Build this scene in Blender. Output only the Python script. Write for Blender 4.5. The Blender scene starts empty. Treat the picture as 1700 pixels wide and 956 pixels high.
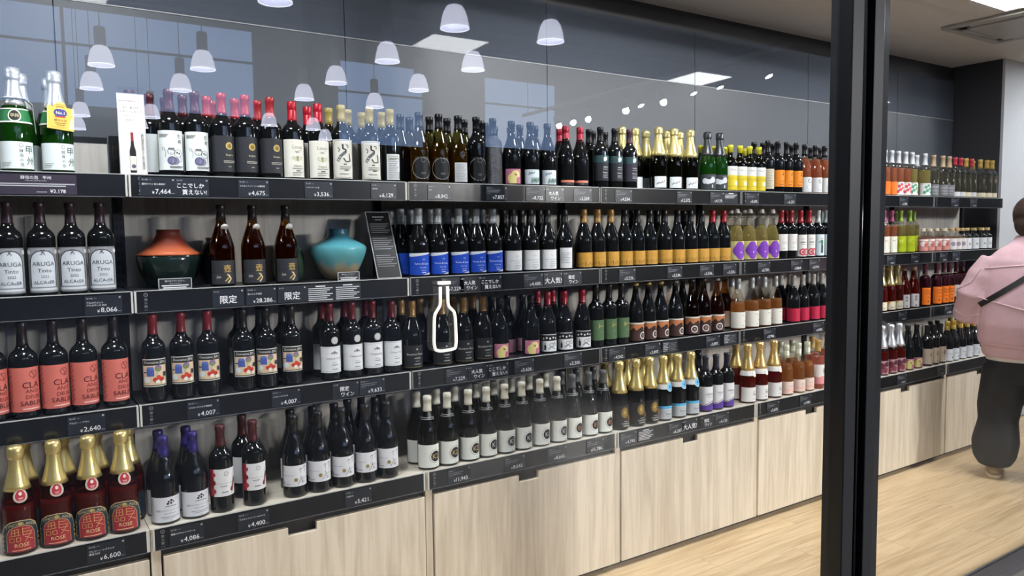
import bpy, bmesh, math, random
from mathutils import Vector, Matrix
random.seed(7)
PI = math.pi
scene = bpy.context.scene
COL = scene.collection

# ---------------------------------------------------------------- camera
FPX, YAW, PITCH, ROLL = 1264.7, -0.5893, -0.0764, 0.0116
CAM = Vector((-0.349, -2.738, 1.606))
_R = Matrix.Rotation(YAW, 3, 'Z') @ Matrix.Rotation(PITCH, 3, 'X') @ Matrix.Rotation(ROLL, 3, 'Y')
cam_data = bpy.data.cameras.new('camera')
cam_data.sensor_width = 36.0
cam_data.lens = FPX / 1700.0 * 36.0
cam_data.clip_end = 200
cam = bpy.data.objects.new('camera', cam_data)
COL.objects.link(cam)
r, fw, up = _R.col[0], _R.col[1], _R.col[2]
cam.matrix_world = Matrix(((r.x, up.x, -fw.x, CAM.x), (r.y, up.y, -fw.y, CAM.y), (r.z, up.z, -fw.z, CAM.z), (0, 0, 0, 1)))
scene.camera = cam

# ---------------------------------------------------------------- world, exposure
LED_STRENGTH = 57.0
PENDANT_STRENGTH = 6.0
SPOT_WATT = 400.0
world = bpy.data.worlds.new('daylight')
scene.world = world
world.use_nodes = True
bg = world.node_tree.nodes['Background']
bg.inputs[0].default_value = (0.36, 0.55, 0.95, 1)
bg.inputs[1].default_value = 2.6
vs = scene.view_settings
vs.view_transform = 'Standard'
vs.look = 'None'
vs.exposure = 0.35
vs.gamma = 1.0
vs.use_curve_mapping = False
scene.cycles.transparent_max_bounces = 32
scene.cycles.max_bounces = 10


def ray(px, py):
    return _R @ Vector(((px - 850) / FPX, 1.0, -(py - 478) / FPX))


def hit(px, py, axis, val):
    d = ray(px, py)
    return CAM + d * ((val - CAM[axis]) / d[axis])


def solve_x(px, y, z):
    """world X of the point (X, y, z) that is seen in picture column px"""
    k = (px - 850) / FPX
    a, c = _R.col[0], _R.col[1]
    n = a - c * k
    return CAM.x - (n.y * (y - CAM.y) + n.z * (z - CAM.z)) / n.x


# ---------------------------------------------------------------- materials
def lin(h):
    h = h.lstrip('#')
    o = []
    for i in (0, 2, 4):
        c = int(h[i:i + 2], 16) / 255
        o.append(c / 12.92 if c <= 0.04045 else ((c + 0.055) / 1.055) ** 2.4)
    return (*o, 1)


MATS = {}


def mat(name, color, rough=0.5, metal=0.0, spec=0.5, noise=0.0, nscale=30, bump=0.0, coat=0.0, stretch=(1, 1, 1)):
    if name in MATS:
        return MATS[name]
    m = bpy.data.materials.new(name)
    m.use_nodes = True
    nt = m.node_tree
    b = nt.nodes['Principled BSDF']
    col = lin(color) if isinstance(color, str) else color
    b.inputs['Base Color'].default_value = col
    b.inputs['Roughness'].default_value = rough
    b.inputs['Metallic'].default_value = metal
    b.inputs['Specular IOR Level'].default_value = spec
    b.inputs['Coat Weight'].default_value = coat
    if noise or bump:
        tc = nt.nodes.new('ShaderNodeTexCoord')
        mp = nt.nodes.new('ShaderNodeMapping')
        mp.inputs['Scale'].default_value = stretch
        nz = nt.nodes.new('ShaderNodeTexNoise')
        nz.inputs['Scale'].default_value = nscale
        nz.inputs['Detail'].default_value = 5
        nt.links.new(tc.outputs['Object'], mp.inputs[0])
        nt.links.new(mp.outputs[0], nz.inputs['Vector'])
        if noise:
            mx = nt.nodes.new('ShaderNodeMix')
            mx.data_type = 'RGBA'
            mx.inputs[6].default_value = tuple(c * (1 - noise) for c in col[:3]) + (1,)
            mx.inputs[7].default_value = tuple(min(1, c * (1 + noise)) for c in col[:3]) + (1,)
            nt.links.new(nz.outputs[0], mx.inputs[0])
            nt.links.new(mx.outputs[2], b.inputs['Base Color'])
        if bump:
            bp = nt.nodes.new('ShaderNodeBump')
            bp.inputs['Strength'].default_value = bump
            bp.inputs['Distance'].default_value = 0.01
            nt.links.new(nz.outputs[0], bp.inputs['Height'])
            nt.links.new(bp.outputs[0], b.inputs['Normal'])
    MATS[name] = m
    return m


def emit(name, color, s):
    if name in MATS:
        return MATS[name]
    m = bpy.data.materials.new(name)
    m.use_nodes = True
    nt = m.node_tree
    b = nt.nodes['Principled BSDF']
    b.inputs['Base Color'].default_value = lin(color)
    b.inputs['Emission Color'].default_value = lin(color)
    b.inputs['Emission Strength'].default_value = s
    MATS[name] = m
    return m


def wood(name, c0, c1, scale=1.0, axis='Z', rough=0.45, detail=1.0):
    """long streaky grain along one axis"""
    if name in MATS:
        return MATS[name]
    m = bpy.data.materials.new(name)
    m.use_nodes = True
    nt = m.node_tree
    b = nt.nodes['Principled BSDF']
    b.inputs['Roughness'].default_value = rough
    tc = nt.nodes.new('ShaderNodeTexCoord')
    mp = nt.nodes.new('ShaderNodeMapping')
    st = {'Z': (14, 14, 0.9), 'X': (0.9, 14, 14)}[axis]
    mp.inputs['Scale'].default_value = tuple(s * scale for s in st)
    oi = nt.nodes.new('ShaderNodeObjectInfo')
    vm = nt.nodes.new('ShaderNodeVectorMath')
    vm.operation = 'MULTIPLY_ADD'
    vm.inputs[1].default_value = (1, 1, 1)
    sc = nt.nodes.new('ShaderNodeMath')
    sc.operation = 'MULTIPLY'
    sc.inputs[1].default_value = 37.0
    nt.links.new(oi.outputs['Random'], sc.inputs[0])
    nt.links.new(tc.outputs['Object'], vm.inputs[0])
    nt.links.new(sc.outputs[0], vm.inputs[2])
    nt.links.new(vm.outputs[0], mp.inputs[0])
    n1 = nt.nodes.new('ShaderNodeTexNoise')
    n1.inputs['Scale'].default_value = 1.3
    n1.inputs['Detail'].default_value = 6
    n1.inputs['Distortion'].default_value = 1.2
    n2 = nt.nodes.new('ShaderNodeTexNoise')
    n2.inputs['Scale'].default_value = 6
    n2.inputs['Detail'].default_value = 4
    nt.links.new(mp.outputs[0], n1.inputs['Vector'])
    nt.links.new(mp.outputs[0], n2.inputs['Vector'])
    ad = nt.nodes.new('ShaderNodeMath')
    ad.operation = 'MULTIPLY_ADD'
    ad.inputs[1].default_value = 0.45
    nt.links.new(n2.outputs[0], ad.inputs[0])
    nt.links.new(n1.outputs[0], ad.inputs[2])
    rp = nt.nodes.new('ShaderNodeValToRGB')
    rp.color_ramp.elements[0].position = 0.5
    rp.color_ramp.elements[0].color = lin(c0)
    rp.color_ramp.elements[1].position = 0.85
    rp.color_ramp.elements[1].color = lin(c1)
    nt.links.new(ad.outputs[0], rp.inputs[0])
    hv = nt.nodes.new('ShaderNodeHueSaturation')
    vr = nt.nodes.new('ShaderNodeMapRange')
    vr.inputs[3].default_value = 0.94
    vr.inputs[4].default_value = 1.05
    nt.links.new(oi.outputs['Random'], vr.inputs[0])
    nt.links.new(vr.outputs[0], hv.inputs['Value'])
    nt.links.new(rp.outputs[0], hv.inputs['Color'])
    nt.links.new(hv.outputs[0], b.inputs['Base Color'])
    MATS[name] = m
    return m


def clear(name, tint, r0=0.04, rough=0.0, body=0.0, bodycol=None):
    """transparent shell that reflects more at grazing angles (Schlick); body mixes in a milky colour"""
    if name in MATS:
        return MATS[name]
    m = bpy.data.materials.new(name)
    m.use_nodes = True
    nt = m.node_tree
    nt.nodes.remove(nt.nodes['Principled BSDF'])
    out = nt.nodes['Material Output']
    lw = nt.nodes.new('ShaderNodeLayerWeight')
    lw.inputs[0].default_value = 0.5
    pw = nt.nodes.new('ShaderNodeMath')
    pw.operation = 'POWER'
    pw.inputs[1].default_value = 5
    nt.links.new(lw.outputs['Facing'], pw.inputs[0])
    ma = nt.nodes.new('ShaderNodeMath')
    ma.operation = 'MULTIPLY_ADD'
    ma.inputs[1].default_value = 1 - r0
    ma.inputs[2].default_value = r0
    nt.links.new(pw.outputs[0], ma.inputs[0])
    tr = nt.nodes.new('ShaderNodeBsdfTransparent')
    tr.inputs[0].default_value = lin(tint) if isinstance(tint, str) else tint
    gl = nt.nodes.new('ShaderNodeBsdfGlossy')
    gl.inputs['Roughness'].default_value = rough
    base = tr.outputs[0]
    if body:
        df = nt.nodes.new('ShaderNodeBsdfDiffuse')
        df.inputs[0].default_value = lin(bodycol)
        tl = nt.nodes.new('ShaderNodeBsdfTranslucent')
        tl.inputs[0].default_value = lin(bodycol)
        ads = nt.nodes.new('ShaderNodeMixShader')
        ads.inputs[0].default_value = 0.5
        nt.links.new(df.outputs[0], ads.inputs[1])
        nt.links.new(tl.outputs[0], ads.inputs[2])
        mb = nt.nodes.new('ShaderNodeMixShader')
        mb.inputs[0].default_value = body
        nt.links.new(base, mb.inputs[1])
        nt.links.new(ads.outputs[0], mb.inputs[2])
        base = mb.outputs[0]
    mx = nt.nodes.new('ShaderNodeMixShader')
    nt.links.new(ma.outputs[0], mx.inputs[0])
    nt.links.new(base, mx.inputs[1])
    nt.links.new(gl.outputs[0], mx.inputs[2])
    nt.links.new(mx.outputs[0], out.inputs[0])
    MATS[name] = m
    return m


def ink(h):
    return mat('print_' + h.strip('#'), h, rough=0.55, spec=0.3)


M_BLACK = mat('black_plastic', '#141517', 0.32)
M_RAIL = mat('rail_black', '#17181b', 0.22, coat=0.3)
M_EDGE = mat('rail_edge_grey', '#b9bab8', 0.3)
M_CLIP = mat('clip_grey', '#c9c9c4', 0.35)
M_CARD = mat('card_navy', '#23272f', 0.3)
M_METAL = mat('grey_metal', '#8d9095', 0.35, metal=0.9)
M_DARKMETAL = mat('charcoal_metal', '#262930', 0.42, metal=0.4, spec=0.6)
M_SHELF = mat('shelf_charcoal', '#2b2c2f', 0.35, noise=0.1)
M_ASH = wood('ash_laminate', '#c6b9a4', '#e2d7c4', 1.0, 'Z', 0.42)
M_ASHX = wood('ash_laminate_top', '#c9beac', '#e2dacb', 1.0, 'X', 0.4)
M_BOARD = wood('pale_back_board', '#b9b4ac', '#d3cec6', 1.0, 'Z', 0.2)
M_FLOOR = wood('oak_plank', '#b99b72', '#dcc29a', 1.2, 'X', 0.38)
M_WALL = mat('wall_panel_grey', '#52575f', 0.45, noise=0.05, nscale=6)
M_WALLUP = mat('gloss_panel_grey', '#585e69', 0.03, spec=0.10, noise=0.04, nscale=4)
M_WALLDK = mat('wall_dark_grey', '#3b3b3f', 0.5, noise=0.06, nscale=8)
M_CEIL = mat('ceiling_paint', '#e6e0da', 0.8, noise=0.04, nscale=12)
M_COLUMN = mat('column_white', '#c9ccd0', 0.7, noise=0.03, nscale=9)
M_HALL = mat('hall_dark', '#3a3a3e', 0.8, noise=0.1, nscale=3)
M_HALLFLOOR = mat('hall_floor', '#77746f', 0.5, noise=0.1, nscale=5)
M_GLASS = clear('pane_glass', (0.985, 0.99, 0.99, 1), 0.042)
M_ACRYL = clear('clear_acrylic', (0.97, 0.98, 0.98, 1), 0.05)
M_DKGLASS = mat('dark_bottle_glass', (0.006, 0.007, 0.008, 1), 0.045, spec=0.5)
M_LED = emit('led_panel', '#fbfdff', LED_STRENGTH)
M_PEND = emit('pendant_shade', '#e6e9ff', PENDANT_STRENGTH)


# ---------------------------------------------------------------- mesh helpers
class MB:
    """collects faces with materials and makes one mesh"""

    def __init__(s):
        s.v, s.f, s.mi, s.mats, s.sm = [], [], [], [], []

    def m(s, material):
        if material not in s.mats:
            s.mats.append(material)
        return s.mats.index(material)

    def add(s, verts, faces, material, smooth=False):
        k = len(s.v)
        s.v += [tuple(p) for p in verts]
        i = s.m(material)
        for f in faces:
            s.f.append(tuple(a + k for a in f))
            s.mi.append(i)
            s.sm.append(smooth)

    def box(s, x0, y0, z0, x1, y1, z1, material):
        v = [(x, y, z) for z in (z0, z1) for y in (y0, y1) for x in (x0, x1)]
        s.add(v, [(0, 2, 3, 1), (4, 5, 7, 6), (0, 1, 5, 4), (2, 6, 7, 3), (0, 4, 6, 2), (1, 3, 7, 5)], material)

    def prism(s, pts, axis, a0, a1, material):
        """extrude a 2-D outline along an axis: pts are the other two coordinates in xyz order"""
        n = len(pts)
        vs_ = []
        for a in (a0, a1):
            for p in pts:
                q = list(p)
                q.insert(axis, a)
                vs_.append(tuple(q))
        fs = [tuple(range(n)), tuple(range(2 * n - 1, n - 1, -1))]
        for i in range(n):
            j = (i + 1) % n
            fs.append((i, i + n, j + n, j))
        s.add(vs_, fs, material)

    def lathe(s, prof, material, seg=24, wob=0.0, cx=0, cy=0, z0=0):
        n = len(prof)
        vs_, fs = [], []
        for i in range(seg):
            a = 2 * PI * i / seg
            for (r_, z_) in prof:
                w = 1 + (random.uniform(-wob, wob) if wob and r_ > 0.002 else 0)
                vs_.append((cx + r_ * w * math.cos(a), cy + r_ * w * math.sin(a), z0 + z_))
        for i in range(seg):
            j = (i + 1) % seg
            for k in range(n - 1):
                q = (i * n + k, j * n + k, j * n + k + 1, i * n + k + 1)
                if prof[k][0] < 1e-6:
                    q = (q[0], q[2], q[3])
                elif prof[k + 1][0] < 1e-6:
                    q = (q[0], q[1], q[2])
                fs.append(q)
        s.add(vs_, fs, material, True)

    def tube(s, path, rad, material, seg=8):
        path = [Vector(p) for p in path]
        rad = rad if isinstance(rad, (list, tuple)) else [rad] * len(path)
        vs_, fs = [], []
        ref = Vector((0.13, 0.21, 0.97))
        for i, p in enumerate(path):
            t = (path[min(i + 1, len(path) - 1)] - path[max(i - 1, 0)]).normalized()
            u = t.cross(ref)
            if u.length < 0.05:
                u = t.cross(Vector((1, 0, 0)))
            u.normalize()
            w = t.cross(u)
            for k in range(seg):
                a = 2 * PI * k / seg
                vs_.append(tuple(p + (u * math.cos(a) + w * math.sin(a)) * rad[i]))
        for i in range(len(path) - 1):
            for k in range(seg):
                l = (k + 1) % seg
                fs.append((i * seg + k, i * seg + l, (i + 1) * seg + l, (i + 1) * seg + k))
        fs.append(tuple(range(seg))[::-1])
        fs.append(tuple((len(path) - 1) * seg + k for k in range(seg)))
        s.add(vs_, fs, material, True)

    def mesh(s, name):
        me = bpy.data.meshes.new(name)
        me.from_pydata(s.v, [], s.f)
        for m_ in s.mats:
            me.materials.append(m_)
        me.polygons.foreach_set('material_index', s.mi)
        me.polygons.foreach_set('use_smooth', s.sm)
        me.update()
        return me


def obj(name, me, parent=None, loc=(0, 0, 0), rz=0.0, label=None):
    if isinstance(me, MB):
        me = me.mesh(name)
    o = bpy.data.objects.new(name, me)
    COL.objects.link(o)
    o.location = loc
    o.rotation_euler = (0, 0, rz)
    if parent:
        o.parent = parent
    if label:
        o['label'] = label
    return o


def tag(o, label, cat, group=None, kind=None):
    o['label'] = label
    o['category'] = cat
    if group:
        o['group'] = group
    if kind:
        o['kind'] = kind
    return o


def thing(name, label, cat, loc=(0, 0, 0), rz=0, group=None):
    o = bpy.data.objects.new(name, None)
    o.empty_display_size = 0.05
    COL.objects.link(o)
    o.location = loc
    o.rotation_euler = (0, 0, rz)
    return tag(o, label, cat, group)


def struct(name, mb=None, label=None, loc=(0, 0, 0)):
    o = obj(name, mb, None, loc) if mb is not None else bpy.data.objects.new(name, None)
    if mb is None:
        COL.objects.link(o)
        o.location = loc
    o['kind'] = 'structure'
    if label:
        o['label'] = label
    return o


def bevel(o, w=0.003, seg=2):
    b = o.modifiers.new('bevel', 'BEVEL')
    b.width = w
    b.segments = seg
    b.limit_method = 'ANGLE'
    return o


TXT = {}


def text_geo(body):
    """flat glyph mesh of unit size: (verts, faces, width)"""
    if body not in TXT:
        c = bpy.data.curves.new('glyphs', 'FONT')
        c.body = body
        c.size = 1
        c.align_x = 'CENTER'
        c.align_y = 'CENTER'
        c.resolution_u = 2
        c.space_line = 0.8
        o = bpy.data.objects.new('glyphs', c)
        me = bpy.data.meshes.new_from_object(o)
        v = [(p.co.x, p.co.y) for p in me.vertices]
        f = [tuple(p.vertices) for p in me.polygons]
        xs = [p[0] for p in v] or [0, 1]
        ys = [p[1] for p in v] or [0, 1]
        cx, cy = (min(xs) + max(xs)) / 2, (min(ys) + max(ys)) / 2
        v = [(a - cx, b - cy) for a, b in v]
        TXT[body] = (v, f, max(xs) - min(xs), max(ys) - min(ys))
        bpy.data.objects.remove(o)
        bpy.data.curves.remove(c)
        bpy.data.meshes.remove(me)
    return TXT[body]


def cut_geo(verts, faces, step):
    bm = bmesh.new()
    vv = [bm.verts.new((a, b, 0)) for a, b in verts]
    for f in faces:
        try:
            bm.faces.new([vv[i] for i in f])
        except ValueError:
            pass
    xs_ = [a for a, _ in verts]
    x = min(xs_) + step
    while x < max(xs_) - step * 0.2:
        bmesh.ops.bisect_plane(bm, geom=bm.verts[:] + bm.edges[:] + bm.faces[:], dist=1e-7, plane_co=(x, 0, 0), plane_no=(1, 0, 0))
        x += step
    bm.verts.index_update()
    o = ([(v.co.x, v.co.y) for v in bm.verts], [tuple(v.index for v in f.verts) for f in bm.faces])
    bm.free()
    return o


def draw(mb, items, W, Hh, place, step=0.003, curved=False):
    """lay flat print on a surface; items use u in -1..1 over half width W and v in 0..1 over height Hh;
    place(x, z, layer) gives the point in space"""
    for k, it in enumerate(items):
        t = it[0]
        if t == 't':
            _, body, u, v, size, col = it[:6]
            gv, gf, gw, gh = text_geo(body)
            s = size * Hh
            if len(it) > 6 and gw * s > it[6] * W * 2:
                s = it[6] * W * 2 / gw
            if curved and s > 0.009:
                gv, gf = cut_geo(gv, gf, 0.005 / s)
            mb.add([place(u * W + a * s, v * Hh + b * s, k) for a, b in gv], gf, ink(col))
        elif t == 'r':
            _, u0, v0, u1, v1, col = it
            n = max(1, int(abs(u1 - u0) * W / step))
            vs_ = []
            for i in range(n + 1):
                x = (u0 + (u1 - u0) * i / n) * W
                vs_ += [place(x, v0 * Hh, k), place(x, v1 * Hh, k)]
            mb.add(vs_, [(2 * i, 2 * i + 2, 2 * i + 3, 2 * i + 1) for i in range(n)], ink(col), True)
        elif t in 'do':
            if t == 'd':
                _, u, v, rad, col = it
                r0 = 0.0
            else:
                _, u, v, rad, w, col = it
                r0 = (rad - w)
            rings, sg = (4 if t == 'd' else 1), 22
            vs_ = []
            for j in range(rings + 1):
                rr = (r0 + (rad - r0) * j / rings) * Hh
                for i in range(sg):
                    a = 2 * PI * i / sg
                    vs_.append(place(u * W + rr * math.cos(a), v * Hh + rr * math.sin(a), k))
            mb.add(vs_, [(j * sg + i, j * sg + (i + 1) % sg, (j + 1) * sg + (i + 1) % sg, (j + 1) * sg + i)
                         for j in range(rings) for i in range(sg)], ink(col), True)
        elif t == 'p':
            _, pts, col = it
            gv, gf = [(u * W, v * Hh) for u, v in pts], [tuple(range(len(pts)))]
            if curved:
                gv, gf = cut_geo(gv, gf, 0.005)
            mb.add([place(a, b, k) for a, b in gv], gf, ink(col))
        elif t == 'l':
            _, pts, w, col = it
            P = [Vector((pts[0][0] * W, pts[0][1] * Hh))]
            for u, v in pts[1:]:
                q = Vector((u * W, v * Hh))
                a_ = P[-1].copy()
                n_ = max(1, int(abs(q.x - a_.x) / 0.005)) if curved else 1
                P += [a_.lerp(q, (i + 1) / n_) for i in range(n_)]
            vs_ = []
            for i, p in enumerate(P):
                d = (P[min(i + 1, len(P) - 1)] - P[max(i - 1, 0)])
                d = d.normalized() if d.length else Vector((1, 0))
                n_ = Vector((-d.y, d.x)) * w * Hh / 2
                for q in (p + n_, p - n_):
                    vs_.append(place(q.x, q.y, k))
            mb.add(vs_, [(2 * i, 2 * i + 1, 2 * i + 3, 2 * i + 2) for i in range(len(P) - 1)], ink(col))


def lines(u0, u1, vs_, h, col):
    """rows of tiny print too small to read"""
    return [('r', u0, v - h / 2, u1 - 0.12 * ((i * 7) % 3) * (u1 - u0), v + h / 2, col) for i, v in enumerate(vs_)]

# ================================================================= THE SETTING
BAY = 0.99
ZS = [1.797, 1.419, 1.042, 0.659]       # shelf tops from above
RAILH = 0.070
YB = -0.114                             # front of the base cabinets
YG = -1.145                             # shop window
YW = 0.52                               # rear wall
XE = 6.19                               # end of the rear wall
ZC = 2.885                              # shop ceiling

# floor with planks
fl = MB()
fl.box(-4.2, YG, -0.06, 9.0, YW, -0.012, mat('floor_screed', '#6b5a44', 0.8, noise=0.1))
floor = struct('floor', fl, 'light oak plank floor of the aisle')
pm = MB()
pm.box(0.0006, 0.0006, -0.012, 1.2194, 0.1794, 0.0, M_FLOOR)
plank_me = pm.mesh('plank')
for iy in range(7):
    y = YG + iy * 0.18
    for ix in range(8):
        x = -0.6 + ix * 1.22 - (iy * 0.47) % 1.22
        obj('plank', plank_me, floor, (x, y, 0))

# ceiling
c = MB()
c.box(-4.2, YG - 0.1, ZC, 9.0, YW + 0.1, ZC + 0.1, M_CEIL)
struct('ceiling', c, 'warm grey painted ceiling of the shop')

# rear wall: dark wall, matte lower panels, glossy upper panels
w = MB()
w.box(-4.2, YW + 0.012, 0, 9.0, YW + 0.1, ZC, M_WALLDK)
wall_back = struct('wall_back', w, 'dark grey wall behind the bottle shelves')
J0, JS, JZ, JT = 3.15, 1.10, 2.455, 2.77
for i in range(-6, 3):
    x0, x1 = J0 + i * JS + 0.002, J0 + (i + 1) * JS - 0.002
    x1 = min(x1, XE - 0.01)
    if x1 - x0 < 0.1:
        continue
    for nm, z0, z1, mm in (('wall_panel', 0.9, JZ - 0.003, M_WALL), ('gloss_wall_panel', JZ + 0.003, JT, M_WALLUP)):
        p = MB()
        p.box(x0, YW - 0.02, z0, x1, YW + 0.003, z1, mm)
        po = obj(nm, p, wall_back)
        if mm is M_WALLUP:      # backward tilt added to the glossy upper leaves to shift the ceiling-light reflections
            po.matrix_local = Matrix.Translation((0, YW - 0.02, z0)) @ Matrix.Rotation(-0.020, 4, 'X') @ Matrix.Translation((0, -(YW - 0.02), -z0))
tr = MB()
tr.box(-4.2, YW - 0.0235, JZ - 0.0025, XE - 0.01, YW - 0.004, JZ + 0.0015, mat('joint_grey', '#b5b7ba', 0.4))
obj('joint_strip', tr, wall_back)

# side walls of the shop and the column beside the shelf end
w = MB()
w.box(-4.3, YG, 0, -4.2, YW, ZC, M_WALLDK)
struct('wall_left', w, 'dark side wall of the shop')
w = MB()
w.box(XE, 0.145, 0, XE + 0.03, YW, ZC, M_WALLDK)
w.box(XE + 0.03, 0.1452, 0, 9.0, YW, ZC, M_WALLDK)
w.box(XE + 0.001, 0.125, 0, 9.0, 0.145, ZC, M_COLUMN)
struct('wall_column', w, 'white column with a dark side at the end of the shelves')
w = MB()
w.box(9.0, YG, 0, 9.1, YW, ZC, M_COLUMN)
struct('wall_right', w, 'white end wall of the shop')

# shop window: two panes, the black stiles between them, sill and head
def window(name, label, x0, x1, y):
    root = struct(name, None, label)
    g = MB()
    g.box(x0, y - 0.004, 0.03, x1, y + 0.004, 2.78, M_GLASS)
    obj('pane', g, root)
    return root


w1 = window('window_1', 'large fixed shop window pane in front of the bottle shelves', -4.2, 2.09, YG)
w2 = window('window_2', 'shop window pane beside the black double stile', 2.20, 9.0, YG + 0.03)
s1 = MB()
s1.box(2.075, YG - 0.055, 0.0, 2.141, YG + 0.03, 2.86, M_DARKMETAL)
bevel(obj('stile', s1, w1), 0.004)
s1 = MB()
s1.box(2.141, YG - 0.03, 0.0, 2.205, YG + 0.03, 2.86, mat('gasket_black', '#08090a', 0.25))
s1.tube([(2.160, YG - 0.032, 0), (2.160, YG - 0.032, 2.8)], 0.006, mat('gasket_gloss', '#2a2c30', 0.12))
s1.tube([(2.187, YG - 0.032, 0), (2.187, YG - 0.032, 2.8)], 0.005, mat('gasket_gloss', '#2a2c30', 0.12))
obj('gasket', s1, w1)
s2 = MB()
s2.prism([(2.205, YG - 0.055), (2.265, YG - 0.055), (2.265, YG - 0.048), (2.340, YG - 0.03), (2.340, YG + 0.045), (2.205, YG + 0.045)], 2, 0.0, 2.86, M_DARKMETAL)
bevel(obj('stile', s2, w2), 0.004)
for wn, x0, x1 in ((w1, -4.2, 2.075), (w2, 2.340, 9.0)):
    f_ = MB()
    f_.box(x0, YG - 0.05, 2.78, x1, YG + 0.045, 2.86, M_DARKMETAL)
    obj('head_rail', f_, wn)
    f_ = MB()
    f_.box(x0, YG - 0.05, 0.0, x1, YG + 0.045, 0.03, M_METAL)
    obj('sill_track', f_, wn)

# hall outside the window (seen in the reflections only)
HX0, HX1, HY, HZ = -22.0, 30.0, -31.0, 10.5
h = MB()
h.box(HX0, HY, -0.1, HX1, YG, 0.0, M_HALLFLOOR)
struct('floor_hall', h, 'grey hall floor outside the shop window')
h = MB()
h.box(HX0, HY, HZ, HX1, YG, HZ + 0.1, M_HALL)
hc = struct('ceiling_hall', h, 'dark high ceiling of the hall')
for i in range(9):
    b_ = MB()
    y = -5.5 - i * 2.8
    b_.box(HX0, y - 0.12, HZ - 1.3, HX1, y + 0.12, HZ - 1.0, mat('truss_grey', '#56585d', 0.6, noise=0.05))
    obj('beam', b_, hc)
for nm, x0, x1 in (('wall_hall_left', HX0 - 0.1, HX0), ('wall_hall_right', HX1, HX1 + 0.1)):
    h = MB()
    h.box(x0, HY, 0, x1, YG, HZ, M_HALL)
    struct(nm, h, 'dark side wall of the hall')
h = MB()
h.box(HX0, YG - 0.05, ZC, HX1, YG + 0.05, HZ, M_HALL)
h.box(HX0, YG - 0.05, 0, -4.3, YG + 0.05, ZC, M_HALL)
h.box(9.1, YG - 0.05, 0, HX1, YG + 0.05, ZC, M_HALL)
struct('wall_facade', h, 'hall wall above and beside the shop front')
# far hall wall with tall windows to the daylight
VY = 2 * YG - HY


def vx(px, z):
    return solve_x(px, VY, z)


wins = []
for pa, pb, za, zb in ((-300, 425, 6.2, 9.6), (563, 705, 5.4, 8.9), (806, 925, 5.6, 8.9)):
    wins.append((vx(pa, 6), vx(pb, 6), za, zb))
h = MB()
xs = HX0
for x0, x1, za, zb in wins:
    h.box(xs, HY - 0.2, 0, x0, HY, HZ, M_HALL)
    h.box(x0, HY - 0.2, 0, x1, HY, za, M_HALL)
    h.box(x0, HY - 0.2, zb, x1, HY, HZ, M_HALL)
    xs = x1
h.box(xs, HY - 0.2, 0, HX1, HY, HZ, M_HALL)
struct('wall_hall_far', h, 'far hall wall with tall daylit windows')
for i, (x0, x1, za, zb) in enumerate(wins):
    root = struct('window_%d' % (i + 3), None, 'tall hall window')
    g = MB()
    n = max(1, int((x1 - x0) / 4.5))
    for k in range(1, n):
        x = x0 + (x1 - x0) * k / n
        g.box(x - 0.05, HY - 0.15, za, x + 0.05, HY - 0.05, zb, M_DARKMETAL)
    g.box(x0, HY - 0.15, za + (zb - za) * 0.62, x1, HY - 0.05, za + (zb - za) * 0.62 + 0.08, M_DARKMETAL)
    obj('window_bar', g, root)

# ---------------------------------------------------------------- lamps
for i, (x, y) in enumerate(((-2.2, -0.80), (-0.03, -0.80), (2.17, -0.76), (4.50, -0.72), (6.9, -0.76))):
    t = thing('ceiling_light', ['square luminous panel in ceiling over unseen shop end', 'square luminous panel in ceiling before first bay',
                                'square luminous panel in ceiling before the black window stile', 'square luminous panel in ceiling beside the air conditioner',
                                'square luminous panel in ceiling before the white column'][i], 'lamp', (x, y, ZC), 0, 'square ceiling light panels')
    p = MB()
    p.box(-0.205, -0.205, -0.010, 0.205, 0.205, -0.004, M_LED)
    obj('diffuser', p, t)
    p = MB()
    for a in ((-0.22, -0.22, 0.22, -0.205), (-0.22, 0.205, 0.22, 0.22), (-0.22, -0.205, -0.205, 0.205), (0.205, -0.205, 0.22, 0.205)):
        p.box(a[0], a[1], -0.012, a[2], a[3], 0.0, mat('lamp_frame', '#d9d9d6', 0.4))
    obj('frame', p, t)

# ceiling air conditioner
t = thing('air_conditioner', 'square grey ceiling cassette air conditioner with dark slots', 'air conditioner', (5.16, -0.46, ZC))
M_AC = mat('ac_grey', '#b9b6b2', 0.5)
p = MB()
for a in ((-0.37, -0.37, 0.37, -0.32), (-0.37, 0.32, 0.37, 0.37), (-0.37, -0.32, -0.32, 0.32), (0.32, -0.32, 0.37, 0.32)):
    p.box(a[0], a[1], -0.022, a[2], a[3], 0, M_AC)
bevel(obj('frame', p, t), 0.006)
p = MB()
p.box(-0.32, -0.32, -0.006, 0.32, 0.32, -0.0005, mat('ac_slot', '#101114', 0.6))
obj('air_slot', p, t)
p = MB()
p.box(-0.26, -0.26, -0.028, 0.26, 0.26, -0.006, M_AC)
bevel(obj('intake_panel', p, t), 0.006)
for k in range(4):
    p = MB()
    p.box(-0.22, 0.275, -0.020, 0.22, 0.312, -0.012, M_AC)
    obj('louvre', p, t, (0, 0, 0), k * PI / 2)

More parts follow.
